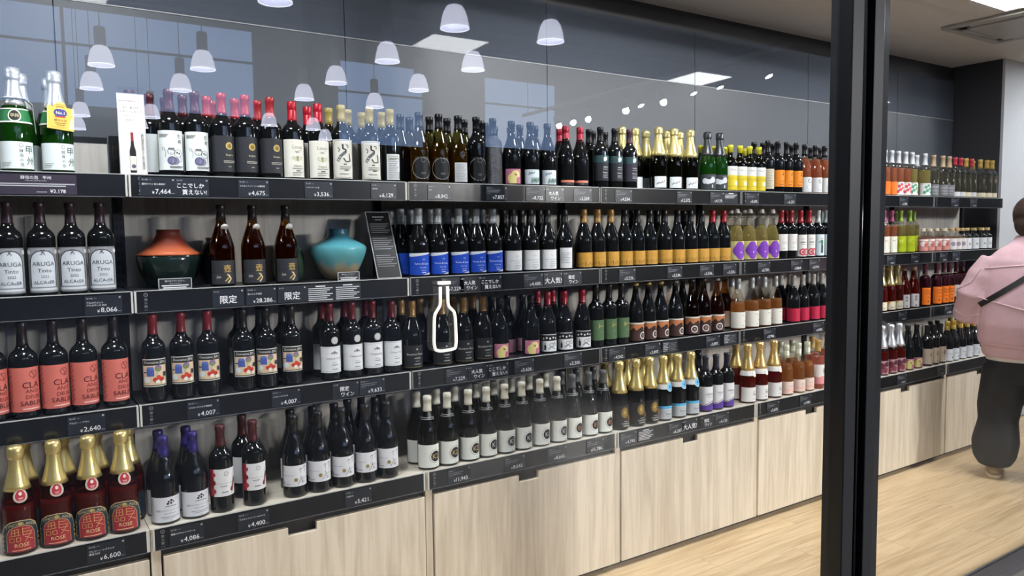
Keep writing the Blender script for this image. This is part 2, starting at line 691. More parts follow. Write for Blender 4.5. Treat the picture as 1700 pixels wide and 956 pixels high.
# pendant lamps of the hall: they hang behind the photographer and show in the window
shade = MB()
shade.lathe([(0.070, 0.30), (0.105, 0.285), (0.145, 0.22), (0.172, 0.13), (0.187, 0.05), (0.1925, 0.0), (0.188, 0.0), (0.180, 0.06), (0.160, 0.14), (0.13, 0.22), (0.09, 0.27), (0.0, 0.28)], M_PEND, 28)
shade_me = shade.mesh('lamp_shade')
rim = MB()
rim.lathe([(0.1880, 0.004), (0.196, 0.004), (0.196, -0.008), (0.1880, -0.008), (0.1880, 0.004)], emit('pendant_rim', '#f4f6ff', PENDANT_STRENGTH * 1.8), 28)
rim_me = rim.mesh('rim')
sock = MB()
sock.lathe([(0.0, 0.30), (0.085, 0.30), (0.085, 0.58), (0.06, 0.60), (0, 0.60)], mat('socket_grey', '#6d7686', 0.5), 18)
sock_me = sock.mesh('socket')
cord = MB()
cord.tube([(0, 0, 0.60), (0, 0, HZ - 4.29)], 0.008, M_BLACK, 6)
cord_me = cord.mesh('cord')
ZP = 4.29
for px, py in [(755, 47), (914, 69), (643, 102), (695, 150), (622, 178), (505, 165), (558, 138), (785, 116), (337, 115), (168, 108), (152, 147), (300, 150),
               (447, 208), (520, 215), (457, 3), (251, 195), (232, 212), (134, 192), (129, 214), (540, 232)]:
    v = hit(px, py, 2, ZP)
    t = thing('pendant_lamp', 'white dome pendant lamp hanging in the hall, mirrored in the window', 'lamp', (v.x, 2 * YG - v.y, ZP), 0, 'pendant lamps of the hall')
    obj('lamp_shade', shade_me, t)
    obj('rim', rim_me, t)
    obj('socket', sock_me, t)
    obj('cord', cord_me, t)

# track with spotlights in the hall, mirrored in the window
ZT = 3.6
ta, tb = hit(868, 192, 2, ZT), hit(1312, 74, 2, ZT)
ta.y, tb.y = 2 * YG - ta.y, 2 * YG - tb.y
tk = MB()
tk.tube([ta, tb], 0.03, mat('track_white', '#c9c9cc', 0.5), 6)
tag(obj('light_track', tk), 'long pale lamp track hanging in the hall, mirrored in the window', 'track')
hg = MB()
for k in (0.03, 0.5, 0.97):
    q = ta.lerp(tb, k)
    hg.tube([q, (q.x, q.y, HZ)], 0.006, M_BLACK, 5)
obj('hanger', hg, bpy.data.objects['light_track'])
lamp_can = MB()
lamp_can.lathe([(0.0, 0.16), (0.05, 0.16), (0.055, 0.0), (0.045, 0.0), (0.04, 0.03), (0, 0.03)], M_BLACK, 14)
lens = MB()
lens.lathe([(0.0, 0.012), (0.043, 0.012), (0.043, 0.02), (0, 0.02)], emit('spot_lens', '#ffffff', 38), 14)
arm = MB()
arm.tube([(0, 0, 0.15), (0, 0, 0.26)], 0.012, M_BLACK, 6)
can_me, lens_me, arm_me = lamp_can.mesh('housing'), lens.mesh('lens'), arm.mesh('arm')
for k, tilt in ((0.2, 0.6), (0.27, 0.5), (0.34, 0.6), (0.50, 0.5), (0.56, 0.6), (0.64, 0.5), (0.74, 0.6), (0.82, 0.5), (0.95, 0.6)):
    q = ta.lerp(tb, k)
    t = thing('spotlight', 'black track spotlight under the pale hall track', 'lamp', (q.x, q.y, ZT - 0.30), 0, 'track spotlights of the hall')
    obj('housing', can_me, t).rotation_euler = (tilt, 0, 0)
    obj('lens', lens_me, t).rotation_euler = (tilt, 0, 0)
    obj('arm', arm_me, t)
    if k in (0.2, 0.27, 0.34, 0.50, 0.64, 0.82):
        ld = bpy.data.lights.new('spot_beam', 'SPOT')
        ld.energy = SPOT_WATT
        ld.spot_size = 0.75
        ld.spot_blend = 0.6
        ld.shadow_soft_size = 0.04
        ld.color = (1.0, 0.97, 0.93)
        lo = bpy.data.objects.new('beam', ld)
        COL.objects.link(lo)
        lo.parent = t
        lo.location = (0, 0, -0.02)
        aim = Vector(({0.2: 0.1, 0.27: 0.7, 0.34: 1.1, 0.50: 2.2, 0.64: 3.6, 0.82: 4.9}[k], 0.0, 0.55)) - Vector((q.x, q.y, ZT - 0.32))
        lo.rotation_euler = aim.to_track_quat('-Z', 'Y').to_euler()

# ================================================================= SHELVING
BAYNAMES = {-1: 'left of the first slotted post', 0: 'of the bay with the vases', 1: 'of the blue-label bay', 2: 'of the gold-label bay',
            3: 'of the bay with purple-label bottles', 4: 'of the bay past the window stile', 5: 'of the last bay by the white column'}
ROWN = ['top', 'second', 'third', 'bottom']

# slotted posts between the bays
slotm = mat('slot_shadow', '#020203', 0.7)
post = MB()
post.box(-0.016, 0, 0.66, 0.016, 0.03, 1.95, M_BLACK)
post_me = post.mesh('upright')
sl = MB()
for k in range(40):
    for dx in (-0.0095, 0.0035):
        sl.box(dx, -0.0012, 0.69 + k * 0.031, dx + 0.006, 0.0005, 0.69 + k * 0.031 + 0.018, slotm)
sl_me = sl.mesh('slot')
PN = ['left of the unseen end bay', 'beside the silver-label bottles and the orange vase', 'beside the leaning black notice board',
      'between the blue-label and gold-label bays', 'beside the purple-label swing-top bottles', 'hidden by the black window stile',
      'behind the small clear bottles', 'beside the white column']
for n in range(-1, 7):
    t = thing('slotted_post', 'black slotted shelf post ' + PN[n + 1], 'post', (n * BAY if n < 6 else n * BAY + 0.01, 0.285, 0), 0)
    obj('upright', post_me, t)
    s_ = obj('slot', sl_me, t)
    s_['kind'] = 'stuff'

# pale boards behind the bottles, one for each bay
for n in range(-1, 6):
    b_ = MB()
    top = 1.925 if n == -1 else 1.76
    b_.box(n * BAY + 0.02, 0.300, 0.655, (n + 1) * BAY - 0.022, 0.312, top, M_BOARD)
    o = tag(obj('back_board', b_), 'pale wooden board behind the bottles ' + BAYNAMES[n], 'board')
    if n == -1:
        b2 = MB()
        b2.box(n * BAY + 0.02, 0.296, top, -0.022, 0.316, top + 0.018, M_BLACK)
        obj('top_trim', b2, o)

# shelf boards with black price rails
LOGO = MB()
draw(LOGO, [('t', '旅', 0, 0.60, 0.15, '#8f9298'), ('t', 'の', 0, 0.43, 0.13, '#8f9298'), ('t', '駅', 0, 0.27, 0.15, '#8f9298'), ('o', 0, 0.82, 0.09, 0.02, '#8f9298'),
            ('t', 'A', 0, 0.82, 0.1, '#8f9298'), ('r', -1, 0.1, 1, 0.12, '#6f7278')],
     0.006, RAILH, lambda x, z, k: (x, -0.0006 - 0.00005 * k, z))
LOGO_ME = LOGO.mesh('logo')


def shelf(row, n):
    z = ZS[row]
    x0, x1 = n * BAY + 0.004, (n + 1) * BAY - 0.004
    if row < 3:
        t = thing('shelf', '%s shelf board with black price rail %s' % (ROWN[row], BAYNAMES[n]), 'shelf', (n * BAY, 0, z))
        b_ = MB()
        b_.box(0.004, 0.006, -0.028, BAY - 0.004, 0.283, -0.001, M_SHELF)
        obj('board', b_, t)
        for xx in (0.012, BAY - 0.018):
            br = MB()
            br.prism([(0.02, -0.028), (0.283, -0.028), (0.283, -0.058), (0.16, -0.048), (0.02, -0.034)], 0, xx, xx + 0.004, M_BLACK)
            obj('bracket', br, t)
        yf = 0.0
    else:
        t = thing('counter_top', 'pale wooden counter top with black price rail ' + BAYNAMES[n], 'counter', (n * BAY, 0, z))
        b_ = MB()
        b_.box(0.001, YB + 0.006, -0.0722, BAY - 0.001, 0.300, -0.001, M_ASHX)
        obj('top', b_, t)
        yf = YB
    ends = 0.008 if row < 3 else 0.012
    r_ = MB()
    r_.box(ends, yf, -RAILH, BAY - ends, yf + 0.006, 0, M_RAIL)
    ro = obj('price_rail', r_, t)
    e_ = MB()
    e_.box(ends, yf - 0.0015, -0.0005, BAY - ends, yf + 0.006, 0.002, M_EDGE)
    obj('rail_edge', e_, ro)
    e_ = MB()
    e_.box(ends, yf - 0.0015, -RAILH - 0.0025, BAY - ends, yf + 0.006, -RAILH, mat('rail_lip', '#5c5e62', 0.3))
    obj('rail_lip', e_, ro)
    for xx in (ends - 0.006, BAY - ends):
        k_ = MB()
        k_.box(xx, yf - 0.002, -RAILH, xx + 0.006, yf + 0.02, 0, M_CLIP if (n in (-1, 0) or row == 3) else mat('clip_dark', '#6a6b6c', 0.35))
        obj('end_clip', k_, ro)
    if n >= 0:
        obj('logo', LOGO_ME, ro, (0.036, yf, -RAILH))


for row in range(4):
    for n in range(-1, 6):
        shelf(row, n)

# base cabinets
M_GAP = mat('cabinet_shadow', '#1d1a17', 0.7)
NN = ['under the gold-foil rosé bottles', 'under the bamboo-character white labels', 'under the round-emblem white labels', 'under the gold-foil black-label bottles',
      'under the pink wines', 'beside the black window stile', 'behind the person in pink']
for i, n in enumerate(range(-1, 6)):
    t = thing('base_cabinet', 'pale ash base cabinet with notched flap ' + NN[i], 'cabinet', (n * BAY, 0, 0))
    b_ = MB()
    b_.box(0.002, YB + 0.03, 0.03, BAY - 0.002, 0.30, 0.584, M_GAP)
    obj('body', b_, t)
    b_ = MB()
    b_.box(0.002, YB + 0.05, 0.0, BAY - 0.002, 0.28, 0.03, mat('plinth_dark', '#2a2622', 0.6))
    obj('plinth', b_, t)
    st = MB()
    st.box(0.001, YB + 0.012, 0.030, 0.030, YB + 0.030, 0.584, M_ASH)
    obj('stile', st, t)
    d = MB()
    x0, x1, zt, zb = 0.036, BAY - 0.006, 0.562, 0.034
    c0, c1, nz = BAY / 2 - 0.052, BAY / 2 + 0.052, 0.030
    d.prism([(x0, zb), (x1, zb), (x1, zt), (c1, zt), (c1, zt - nz), (c0, zt - nz), (c0, zt), (x0, zt)], 1, YB + 0.004, YB + 0.024, M_ASH)
    bevel(obj('flap_door', d, t), 0.0015, 1)

# ================================================================= CARDS ON THE RAILS
CW, CH = 0.106, 0.060


def card(row, px, items, label, w=CW, h=CH, group=None, dz=0.0, material=None, name='price_card'):
    y = (0.0 if row < 3 else YB)
    z = ZS[row] - RAILH + 0.003 + dz
    x = solve_x(px, y, z + 0.03)
    t = thing(name, label, 'card', (x, y - 0.0022, z), 0, group)
    b_ = MB()
    b_.box(-w / 2, 0, 0, w / 2, 0.0014, h, material or M_CARD)
    obj('card_body', b_, t)
    p = MB()
    draw(p, items, w / 2, h, lambda x_, z_, k: (x_, -0.0003 - 0.00004 * k, z_))
    obj('printing', p, t)
    return t


GY, WH = '#b9bcc2', '#eef0f2'


def price(row, px, amount, where, name=None, group=None, w=CW):
    it = [('t', '旅の駅', -0.74, 0.87, 0.10, GY), ('r', -0.5, 0.85, -0.35, 0.88, '#7b7e84'), ('o', 0.88, 0.88, 0.045, 0.018, WH)]
    if name:
        nm = name if isinstance(name, (list, tuple)) else [name]
        for i, s in enumerate(nm):
            gw = text_geo(s)[2] * 0.115 * CH
            it.append(('t', s, -0.90 + gw / w, 0.64 - i * 0.14, 0.115, WH, 0.9))
    else:
        it += lines(-0.9, 0.35, (0.72, 0.60), 0.035, '#85888e') + [('r', -0.9, 0.47, -0.55, 0.50, '#6f7278')]
    if amount is None:
        it += lines(-0.1, 0.7, (0.20, 0.13), 0.05, '#a9acb2')
        return card(row, px, it, 'small dark price card ' + where, w=w, group=group)
    gw = text_geo(amount)[2] * 0.36 * CH
    it += [('t', amount, 0.72 - gw / w, 0.22, 0.36, WH), ('t', '¥', 0.72 - 2 * gw / w - 0.13, 0.185, 0.22, WH), ('r', 0.75, 0.12, 0.95, 0.15, '#8b8e94')]
    return card(row, px, it, 'dark price card reading ¥%s %s' % (amount, where), w=w, group=group)


def hand(row, px, l1, l2, label, group=None):
    it = [('t', '旅の駅', -0.74, 0.87, 0.10, GY), ('o', 0.88, 0.88, 0.045, 0.018, WH)]
    if l2:
        it += [('t', l1, -0.10, 0.58, 0.31, WH, 0.80), ('t', l2, 0.12, 0.22, 0.31, WH, 0.80)]
    else:
        it += [('t', l1, 0.0, 0.40, 0.50, WH, 0.88)]
    # a second, slightly shifted pass thickens the brush lettering
    it += [(a[0], a[1], a[2] + 0.012, a[3] + 0.012, *a[4:]) for a in it[2:]]
    return card(row, px, it, label, group=group, name='handwritten_card')


def notes(row, px, label, n=6, group=None, tab=False):
    it = []
    if tab:
        it = lines(-0.9, -0.2, [0.85 - i * 0.13 for i in range(n)], 0.05, GY) + [('l', [(-0.1, 0.95), (-0.1, 0.05)], 0.012, GY), ('l', [(-0.9, 0.5), (0.9, 0.5)], 0.012, GY)] + lines(0.0, 0.8, (0.8, 0.65, 0.35, 0.2), 0.04, '#85888e')
    else:
        it = [('r', -0.35, 0.86, 0.35, 0.92, WH)] + lines(-0.88, 0.88, [0.76 - i * 0.12 for i in range(n)], 0.05, '#d5d7da')
    return card(row, px, it, label, group=group, name='text_card')


KK = ('ここでしか', '買えない!')
DN = ('大人気', 'ワイン')
GT = ('限定', 'ワイン')
# top shelf
card(0, 60, [('t', '酵母の泡　甲州', 0.0, 0.84, 0.19, WH, 0.5), ('t', 'Methode Charmat Koshu', 0.0, 0.69, 0.09, GY, 0.4)] + lines(-0.95, 0.95, (0.52, 0.42), 0.05, GY) +
     [('t', '¥2,178', 0.52, 0.15, 0.25, WH), ('r', 0.0, 0.1, 0.25, 0.13, GY)], 'wide purple-grey price strip reading ¥2,178 under green sparkling bottles', w=0.215, material=mat('card_plum', '#3a3340', 0.3))
price(0, 262, '7,464', 'beside the white pop sign', '藤村ワイン 初心者向け')
hand(0, 319, *KK, 'two-line only-here brush card next to the ¥7,464 card')
price(0, 421, '4,675', 'under the red-capsule dark-label bottles', 'マスカットベーリーA樽熟成')
price(0, 529, '3,536', 'under the red screw-cap cream-label bottles', 'イストワール 赤')
price(0, 637, '6,129', 'under the gold-capsule brush-label bottles', '竜平明')
price(0, 729, '8,942', 'under the golden white wines on the top shelf', '竹下')
price(0, 824, '7,857', 'under the textured dark bottle')
price(0, 889, '8,722', 'under the botanical-label bottles')
hand(0, 920, *DN, 'two-line popular-wine brush card between ¥8,722 and ¥3,269')
price(0, 967, '3,269', 'under the coral-strip bottles on the top shelf')
price(0, 1035, '4,534', 'under the grape-emblem bottles')
price(0, 1136, '12,572', 'under the yellow-foil sparkling bottles')
price(0, 1190, '4,139', 'under the grey-foil sparkling bottles')
notes(0, 1213, 'dark card of dense white print beside the ¥4,139 card', 3)
price(0, 1249, '3,695', 'under the yellow-wax bottles')
price(0, 1311, '6,207', 'under the orange-label bottles of the top shelf')
price(0, 1500, '2,750', 'under the silver-capsule clear bottles')
price(0, 1585, None, 'under the tan-capsule clear bottles')
price(0, 1616, None, 'under the gold-topped clear bottles')
# second shelf
price(1, 172, '8,066', 'under the silver ornamental labels', ['アルガデメント', 'アルカサール 2022'])
hand(1, 379, '限定', None, 'hand-lettered 限定 card under the first amber bottle, by the orange vase', 'hand-lettered 限定 cards')
price(1, 434, '28,286', 'under the amber bottles', '壺シエスタ古酒')
hand(1, 485, '限定', None, 'hand-lettered 限定 card between ¥28,286 and the text cards')
notes(1, 532, 'dark text card next to the 限定 card under the turquoise vase', 7)
notes(1, 577, 'dark text card right under the turquoise vase card', 7)
price(1, 751, '7,229', 'behind the white bottle pictogram')
hand(1, 781, *DN, 'two-line popular-wine brush card under the blue-label bottles')
hand(1, 815, *KK, 'two-line only-here brush card under the blue-label bottles')
price(1, 885, '4,400', 'under the white-label burgundy bottles of the second shelf')
hand(1, 918, '大人気!', None, 'single-line popular brush card on the second shelf')
hand(1, 950, *GT, 'two-line limited-wine brush card on the second shelf')
g36 = '¥3,536 cards under the gold labels'
for px in (1041, 1120, 1173, 1211):
    price(1, px, '3,536', 'in the row under the gold-label bottles', group=g36)
price(1, 1268, '2,750', 'under the purple-label swing-top bottles')
price(1, 1322, '2,864', 'under the red-capsule white labels')
price(1, 1352, '2,914', 'under the pale blue figure labels')
price(1, 1479, None, 'under the magenta-capsule bottles')
price(1, 1519, None, 'under the lime-label bottles')
price(1, 1566, None, 'under the small pink bottles')
price(1, 1587, None, 'under the small amber bottles')
# third shelf
price(2, 144, '2,640', 'under the coral-label bottles', 'アルガーノ クラン')
price(2, 338, '4,007', 'under the red-capsule kitchen-picture labels', 'メルローカベルネ樽熟成')
price(2, 475, '4,007', 'under the black-capsule kitchen-picture labels', 'メルローカベルネ')
hand(2, 574, *GT, 'hand-lettered 限定ワイン card under the burgundy-capsule château bottles')
price(2, 618, '9,633', 'under the burgundy-capsule château bottles')
price(2, 758, '7,229', 'under the black-label gold-capsule bottles')
hand(2, 793, *DN, 'two-line popular-wine brush card on the third shelf')
hand(2, 827, *KK, 'two-line only-here brush card on the third shelf')
price(2, 870, '5,626', 'under the pink-and-yellow dog labels of the third shelf')
price(2, 951, '2,200', 'under the black-and-white picture labels')
price(2, 1024, '4,542', 'under the green-label bottles')
price(2, 1083, '3,897', 'under the dark crown-cap bottles')
notes(2, 1112, 'dark chart card beside the ¥3,897 card under dark crown-cap bottles', 6, tab=True)
price(2, 1183, '3,897', 'under the amber crown-cap bottles')
notes(2, 1212, 'dark chart card under the clear rosé white-label bottles', 6, tab=True)
price(2, 1277, '3,740', 'under the clear rosé white-label bottles')
price(2, 1358, '4,950', 'under the crimson-label bottles')
price(2, 1498, None, 'under the gold-foil rosé and cork-top bottles')
price(2, 1574, '2,475', 'under the orange-label dark bottles')
# bottom counter
price(3, 177, '6,600', 'under the gold-foil rosé bottles', ['アルガーノ シブランク', '醸造 2023'])
price(3, 310, '4,086', 'under the purple-capsule bottles', '穂坂マスカットベリーA')
price(3, 421, '4,400', 'under the red-splash labels on the counter', 'マスカットベーリーAバイオ')
price(3, 595, '5,421', 'under the bamboo-character labels', '竹居甲州')
price(3, 762, '11,943', 'under the K2 round-emblem bottles')
price(3, 854, '8,643', 'under the first K1 round-emblem bottles')
price(3, 925, '8,643', 'under the last K1 round-emblem bottles')
price(3, 988, '11,786', 'under the B1 round-emblem bottles')
price(3, 1043, '4,793', 'under the firework-label bottles')
notes(3, 1072, 'dark note card of small white print on the counter rail beside the ¥4,793 card', 6)
price(3, 1122, '6,207', 'under the pale blue sparkling labels')
hand(3, 1145, '大人気!', None, 'single-line popular brush card on the counter rail')
hand(3, 1174, *GT, 'two-line limited-wine brush card on the counter rail')
price(3, 1198, '4,133', 'under the purple-wave labels')
price(3, 1283, '2,672', 'under the gold-foil pink wine')
price(3, 1337, '1,980', 'under the pale screw-cap pink wine')
price(3, 1497, None, 'under the white-foil bottles')
price(3, 1562, None, 'under the beige-label bottles')

# ================================================================= BOTTLES
SHAPES = {
    'bdx': lambda H, R: [(0, 0.012), (R * .55, 0.006), (R * .90, 0), (R * .98, .003), (R, .009), (R, .60 * H), (R * .985, .632 * H), (R * .92, .662 * H), (R * .78, .69 * H), (R * .58, .715 * H), (.0180, .745 * H),
                         (.0152, .785 * H), (.0142, .84 * H), (.0140, .935 * H), (.0155, .94 * H), (.0157, .968 * H), (.0150, .995 * H), (.0135, H), (0, H)],
    'burg': lambda H, R: [(0, 0.012), (R * .55, 0.006), (R * .90, 0), (R * .98, .003), (R, .009), (R, .44 * H), (R * .985, .49 * H), (R * .93, .535 * H), (R * .83, .59 * H), (R * .69, .65 * H), (R * .55, .71 * H), (R * .44, .765 * H),
                          (.0158, .82 * H), (.0147, .87 * H), (.0146, .935 * H), (.0162, .94 * H), (.0162, .968 * H), (.0152, .995 * H), (.0135, H), (0, H)],
    'spark': lambda H, R: [(0, 0.014), (R * .55, 0.008), (R * .90, 0), (R * .98, .003), (R, .010), (R, .40 * H), (R * .985, .46 * H), (R * .92, .52 * H), (R * .80, .59 * H), (R * .66, .66 * H), (R * .53, .73 * H), (R * .44, .79 * H),
                           (.0178, .85 * H), (.0168, .90 * H), (.0190, .91 * H), (.0195, .945 * H), (.0185, .985 * H), (.0150, H), (0, H)],
    'rhine': lambda H, R: [(0, 0.010), (R * .90, 0), (R * .98, .003), (R, .009), (R, .50 * H), (R * .97, .56 * H), (R * .86, .62 * H), (R * .70, .69 * H), (R * .52, .77 * H), (.0155, .85 * H),
                           (.0146, .90 * H), (.0146, .94 * H), (.0160, .945 * H), (.0160, .97 * H), (.0140, H), (0, H)],
}


def rad_at(prof, z):
    for (r0, z0), (r1, z1) in zip(prof[2:], prof[3:]):
        if z0 <= z <= z1 and z1 > z0:
            return r0 + (r1 - r0) * (z - z0) / (z1 - z0)
    return prof[-2][0]


GLASS = {
    'dark': None,
    'green': (clear('green_glass', '#4f9a48', 0.045, body=0.30, bodycol='#2f7424'), clear('wine_green', '#a9b84a', 0.02, body=0.55, bodycol='#4c8f2a')),
    'olive': (clear('olive_glass', '#a9a25a', 0.045), clear('wine_gold', '#c9a43a', 0.02, body=0.5, bodycol='#b08a2c')),
    'dkolive': (clear('dark_olive_glass', '#55562c', 0.045, body=0.25, bodycol='#1c1d0e'), clear('wine_olive', '#4a4420', 0.02, body=0.6, bodycol='#2a2610')),
    'amber': (clear('amber_glass', '#b98f4c', 0.045), clear('wine_amber', '#8f5a24', 0.02, body=0.45, bodycol='#5f3a16')),
    'rose': (clear('flint_glass', '#e9e6df', 0.045), clear('wine_rose', '#f2b898', 0.02, body=0.5, bodycol='#dc9878')),
    'rosered': (clear('brown_flint', '#c08a74', 0.045), clear('wine_rosered', '#dc6a48', 0.02, body=0.55, bodycol='#c25236')),
    'pink': (clear('flint_glass', '#e9e6df', 0.045), clear('wine_pink', '#f2b8b0', 0.02, body=0.55, bodycol='#e2968c')),
    'peach': (clear('flint_glass', '#e9e6df', 0.045), clear('wine_peach', '#f0c488', 0.02, body=0.45, bodycol='#d49a60')),
    'straw': (clear('flint_glass', '#e9e6df', 0.045), clear('wine_straw', '#efe8bc', 0.02, body=0.4, bodycol='#d8ce92')),
    'brown': (clear('smoke_glass', '#8a6a55', 0.045), clear('wine_brown', '#6b3a22', 0.02, body=0.5, bodycol='#5a2f1c')),
    'clear': (clear('flint_glass', '#e9e6df', 0.045), clear('wine_water', '#cfcfc6', 0.02, body=0.12, bodycol='#b9b9ad')),
    'wine': (clear('flint_glass', '#e9e6df', 0.045), clear('wine_plum', '#5a1430', 0.02, body=0.6, bodycol='#5a1230')),
}


def capsule(kind, color, H, prof, f):
    """neck covering: capsule, screw cap, wax, foil, cork, crown or swing top; returns [(part name, mesh)]"""
    out = []
    met = kind in ('foil',)
    cm = mat('cap_%s_%s' % (kind, color.strip('#')), color, 0.30, metal=0.65, bump=0.10, nscale=110) if kind == 'foil' else mat('cap_%s_%s' % (kind, color.strip('#')), color, 0.34 if kind != 'foil' else 0.28, metal=0.0 if kind in ('wax', 'caps') else (0.55 if met else 0.15), spec=0.5)
    if kind in ('caps', 'wax'):
        zs_ = sorted(set([f * H] + [z for _, z in prof if z > f * H + 0.002]))
        p = [(rad_at(prof, z) + 0.0007, z) for z in zs_ if z < H - 1e-6]
        p = [(p[0][0] - 0.0007, p[0][1])] + p + [(0.0145, H + 0.0006), (0, H + 0.0012)]
        m_ = MB()
        m_.lathe(p, cm, 20)
        out.append(('capsule', m_.mesh('capsule')))
    elif kind == 'screw':
        rb = max(0.0168, rad_at(prof, f * H) + 0.0006)
        p = [(0.0140, f * H), (rb, f * H), (0.0168, f * H + 0.006), (0.0166, H * .885), (0.0160, H * .889), (0.0160, H * .896), (0.0167, H * .90), (0.0167, H - .001), (0.0155, H + .0010), (0, H + .0010)]
        m_ = MB()
        m_.lathe(p, cm, 20)
        out.append(('screw_cap', m_.mesh('screw_cap')))
    elif kind == 'foil':
        zs_ = [f * H + (0.885 - f) * H * k / 7 for k in range(8)]
        p = [(rad_at(prof, z) + 0.0008, z) for z in zs_]
        p = [(p[0][0] - 0.001, p[0][1])] + p
        p += [(0.0208, .902 * H), (0.0216, .92 * H), (0.0211, .94 * H), (0.0217, .96 * H), (0.0212, .98 * H), (0.0188, H + .0015), (0.011, H + .0045), (0, H + .0045)]
        st = random.getstate()
        random.seed(len(color) + int(color[1:], 16))
        m_ = MB()
        n0 = len(p)
        m_.lathe(p[:9], cm, 22)
        m_.lathe(p[8:], cm, 22, wob=0.05)
        random.setstate(st)
        out.append(('foil', m_.mesh('foil')))
    elif kind == 'cork':
        m_ = MB()
        m_.lathe([(0, .79 * H), (0.0125, .79 * H), (0.0125, .93 * H), (0, .93 * H)], mat('cork_tan', '#a8854f', 0.8, noise=0.25, nscale=400), 14)
        out.append(('cork', m_.mesh('cork')))
        m_ = MB()
        m_.lathe([(0.0162, .925 * H), (0.0170, .93 * H), (0.0170, .985 * H), (0.0150, H + .001), (0, H + .001)], cm, 18)
        out.append(('wax_tip', m_.mesh('wax_tip')))
    elif kind == 'crown':
        p = []
        m_ = MB()
        m_.lathe([(0.0155, .955 * H), (0.0175, .957 * H), (0.0170, .975 * H), (0.0160, H), (0, H + .001)], cm, 21, wob=0.02)
        out.append(('crown_cap', m_.mesh('crown_cap')))
    elif kind == 'swing':
        m_ = MB()
        m_.lathe([(0, .96 * H), (0.016, .96 * H), (0.017, .985 * H), (0.014, H + .012), (0, H + .014)], mat('stopper_white', '#dcdad2', 0.3), 16)
        out.append(('stopper', m_.mesh('stopper')))
        m_ = MB()
        wire = mat('bail_wire', '#c9c9cc', 0.25, metal=1)
        for s in (-1, 1):
            m_.tube([(s * 0.017, 0, .86 * H), (s * 0.021, -0.008, .90 * H), (s * 0.020, -0.014, .95 * H), (s * 0.012, -0.010, H + .004), (0, -0.002, H + .013)], 0.0013, wire, 5)
        m_.tube([(0.019 * math.cos(a * PI / 8), 0.019 * math.sin(a * PI / 8), .88 * H) for a in range(17)], 0.0014, wire, 5)
        out.append(('wire_bail', m_.mesh('wire_bail')))
    return out


def bottle_meshes(sp):
    H, R = sp['H'], sp['R']
    prof = SHAPES[sp['shape']](H, R)
    parts = []
    gl = GLASS[sp.get('glass', 'dark')]
    b_ = MB()
    b_.lathe(prof, sp.get('bodymat') or (gl[0] if gl else M_DKGLASS), 28)
    parts.append(('glass_body', b_.mesh('glass_body'), []))
    if gl:
        lv = sp.get('level', 0.70) * H
        wp = [(r_ * 0.93, z_ + 0.004) for r_, z_ in prof[1:] if 0.0 <= z_ < lv]
        wp = [(0, wp[0][1])] + wp + [(rad_at(prof, lv) * 0.93, lv), (0, lv)]
        b_ = MB()
        b_.lathe(wp, gl[1], 22)
        parts.append(('wine', b_.mesh('wine'), []))
    if sp.get('cap'):
        for nm, me in capsule(sp['cap'][0], sp['cap'][1], H, prof, sp['cap'][2]):
            parts.append((nm, me, []))
    for li, lb in enumerate(sp.get('labels', ())):
        z0, z1, ang, colr, items = lb[:5]
        rot = lb[5] if len(lb) > 5 else 0.0
        z0, z1 = max(z0, 0.03) * H, z1 * H
        base = max(rad_at(prof, z0), rad_at(prof, z1)) if len(lb) < 7 else None

        def place(x, z, k, z0=z0, rot=rot, base=base, off=0.0006):
            rr = (base if base else rad_at(prof, z0 + z)) + off
            a = -PI / 2 + x / (base or R) + rot
            rr += 0.00018 * k
            return (rr * math.cos(a), rr * math.sin(a), z0 + z)
        hw = ang / 2 * (base or R)
        lm = MB()
        shape_ = lb[7] if len(lb) > 7 else None
        n = 18
        vs_, fs = [], []
        rows = 1 if base else 6
        for j in range(rows + 1):
            for i in range(n + 1):
                u = -1 + 2 * i / n
                vv = j / rows
                if shape_ == 'arch':
                    vv = vv * (0.60 + 0.40 * math.sqrt(max(0, 1 - u * u)))
                elif shape_ == 'round':
                    hh = math.sqrt(max(0, 1 - u * u))
                    vv = 0.5 + (vv - 0.5) * hh
                vs_.append(place(u * hw, vv * (z1 - z0), 0, off=0.0004))
        for j in range(rows):
            for i in range(n):
                a = j * (n + 1) + i
                fs.append((a, a + 1, a + n + 2, a + n + 1))
        lm.add(vs_, fs, ink(colr), True)
        nm = 'label' if li == 0 else 'neck_label' if z0 > 0.45 * H else 'label'
        sub = []
        if items:
            pm_ = MB()
            draw(pm_, items, hw, z1 - z0, lambda x, z, k: place(x, z, k + 1), curved=True)
            sub.append(('print', pm_.mesh('print')))
        parts.append((nm, lm.mesh(nm), sub))
    return parts


STAND = []


def row_of(sp, front, back=(), row=0, d=0.060, d2=0.150, yo=0.0, rot=0.0):
    """note where copies of one bottle stand: picture columns front / back of a shelf row"""
    parts = bottle_meshes(sp)
    y0 = (0.0 if row < 3 else YB)
    for lst, dd, bk in ((front, d, False), (back, d2, True)):
        for px in lst:
            z = ZS[row] + 0.0006
            y = y0 + max(dd, sp['R'] + 0.012)
            if bk:
                for y in (y0 + d2, y0 + d2 + 0.045, y0 + d2 + 0.085):
                    x = solve_x(px, y, z + sp['H'] * 0.93)
                    if all(math.hypot(x - q['x'], y - q['y']) > q['R'] + sp['R'] - 0.012 for q in STAND if q['row'] == row):
                        break
            x = solve_x(px, y, z + sp['H'] * 0.93)
            STAND.append(dict(sp=sp, parts=parts, row=row, x=x, y=y, z=z, R=sp['R'] * 1.008 + 0.0006, bk=bk, rot=rot))


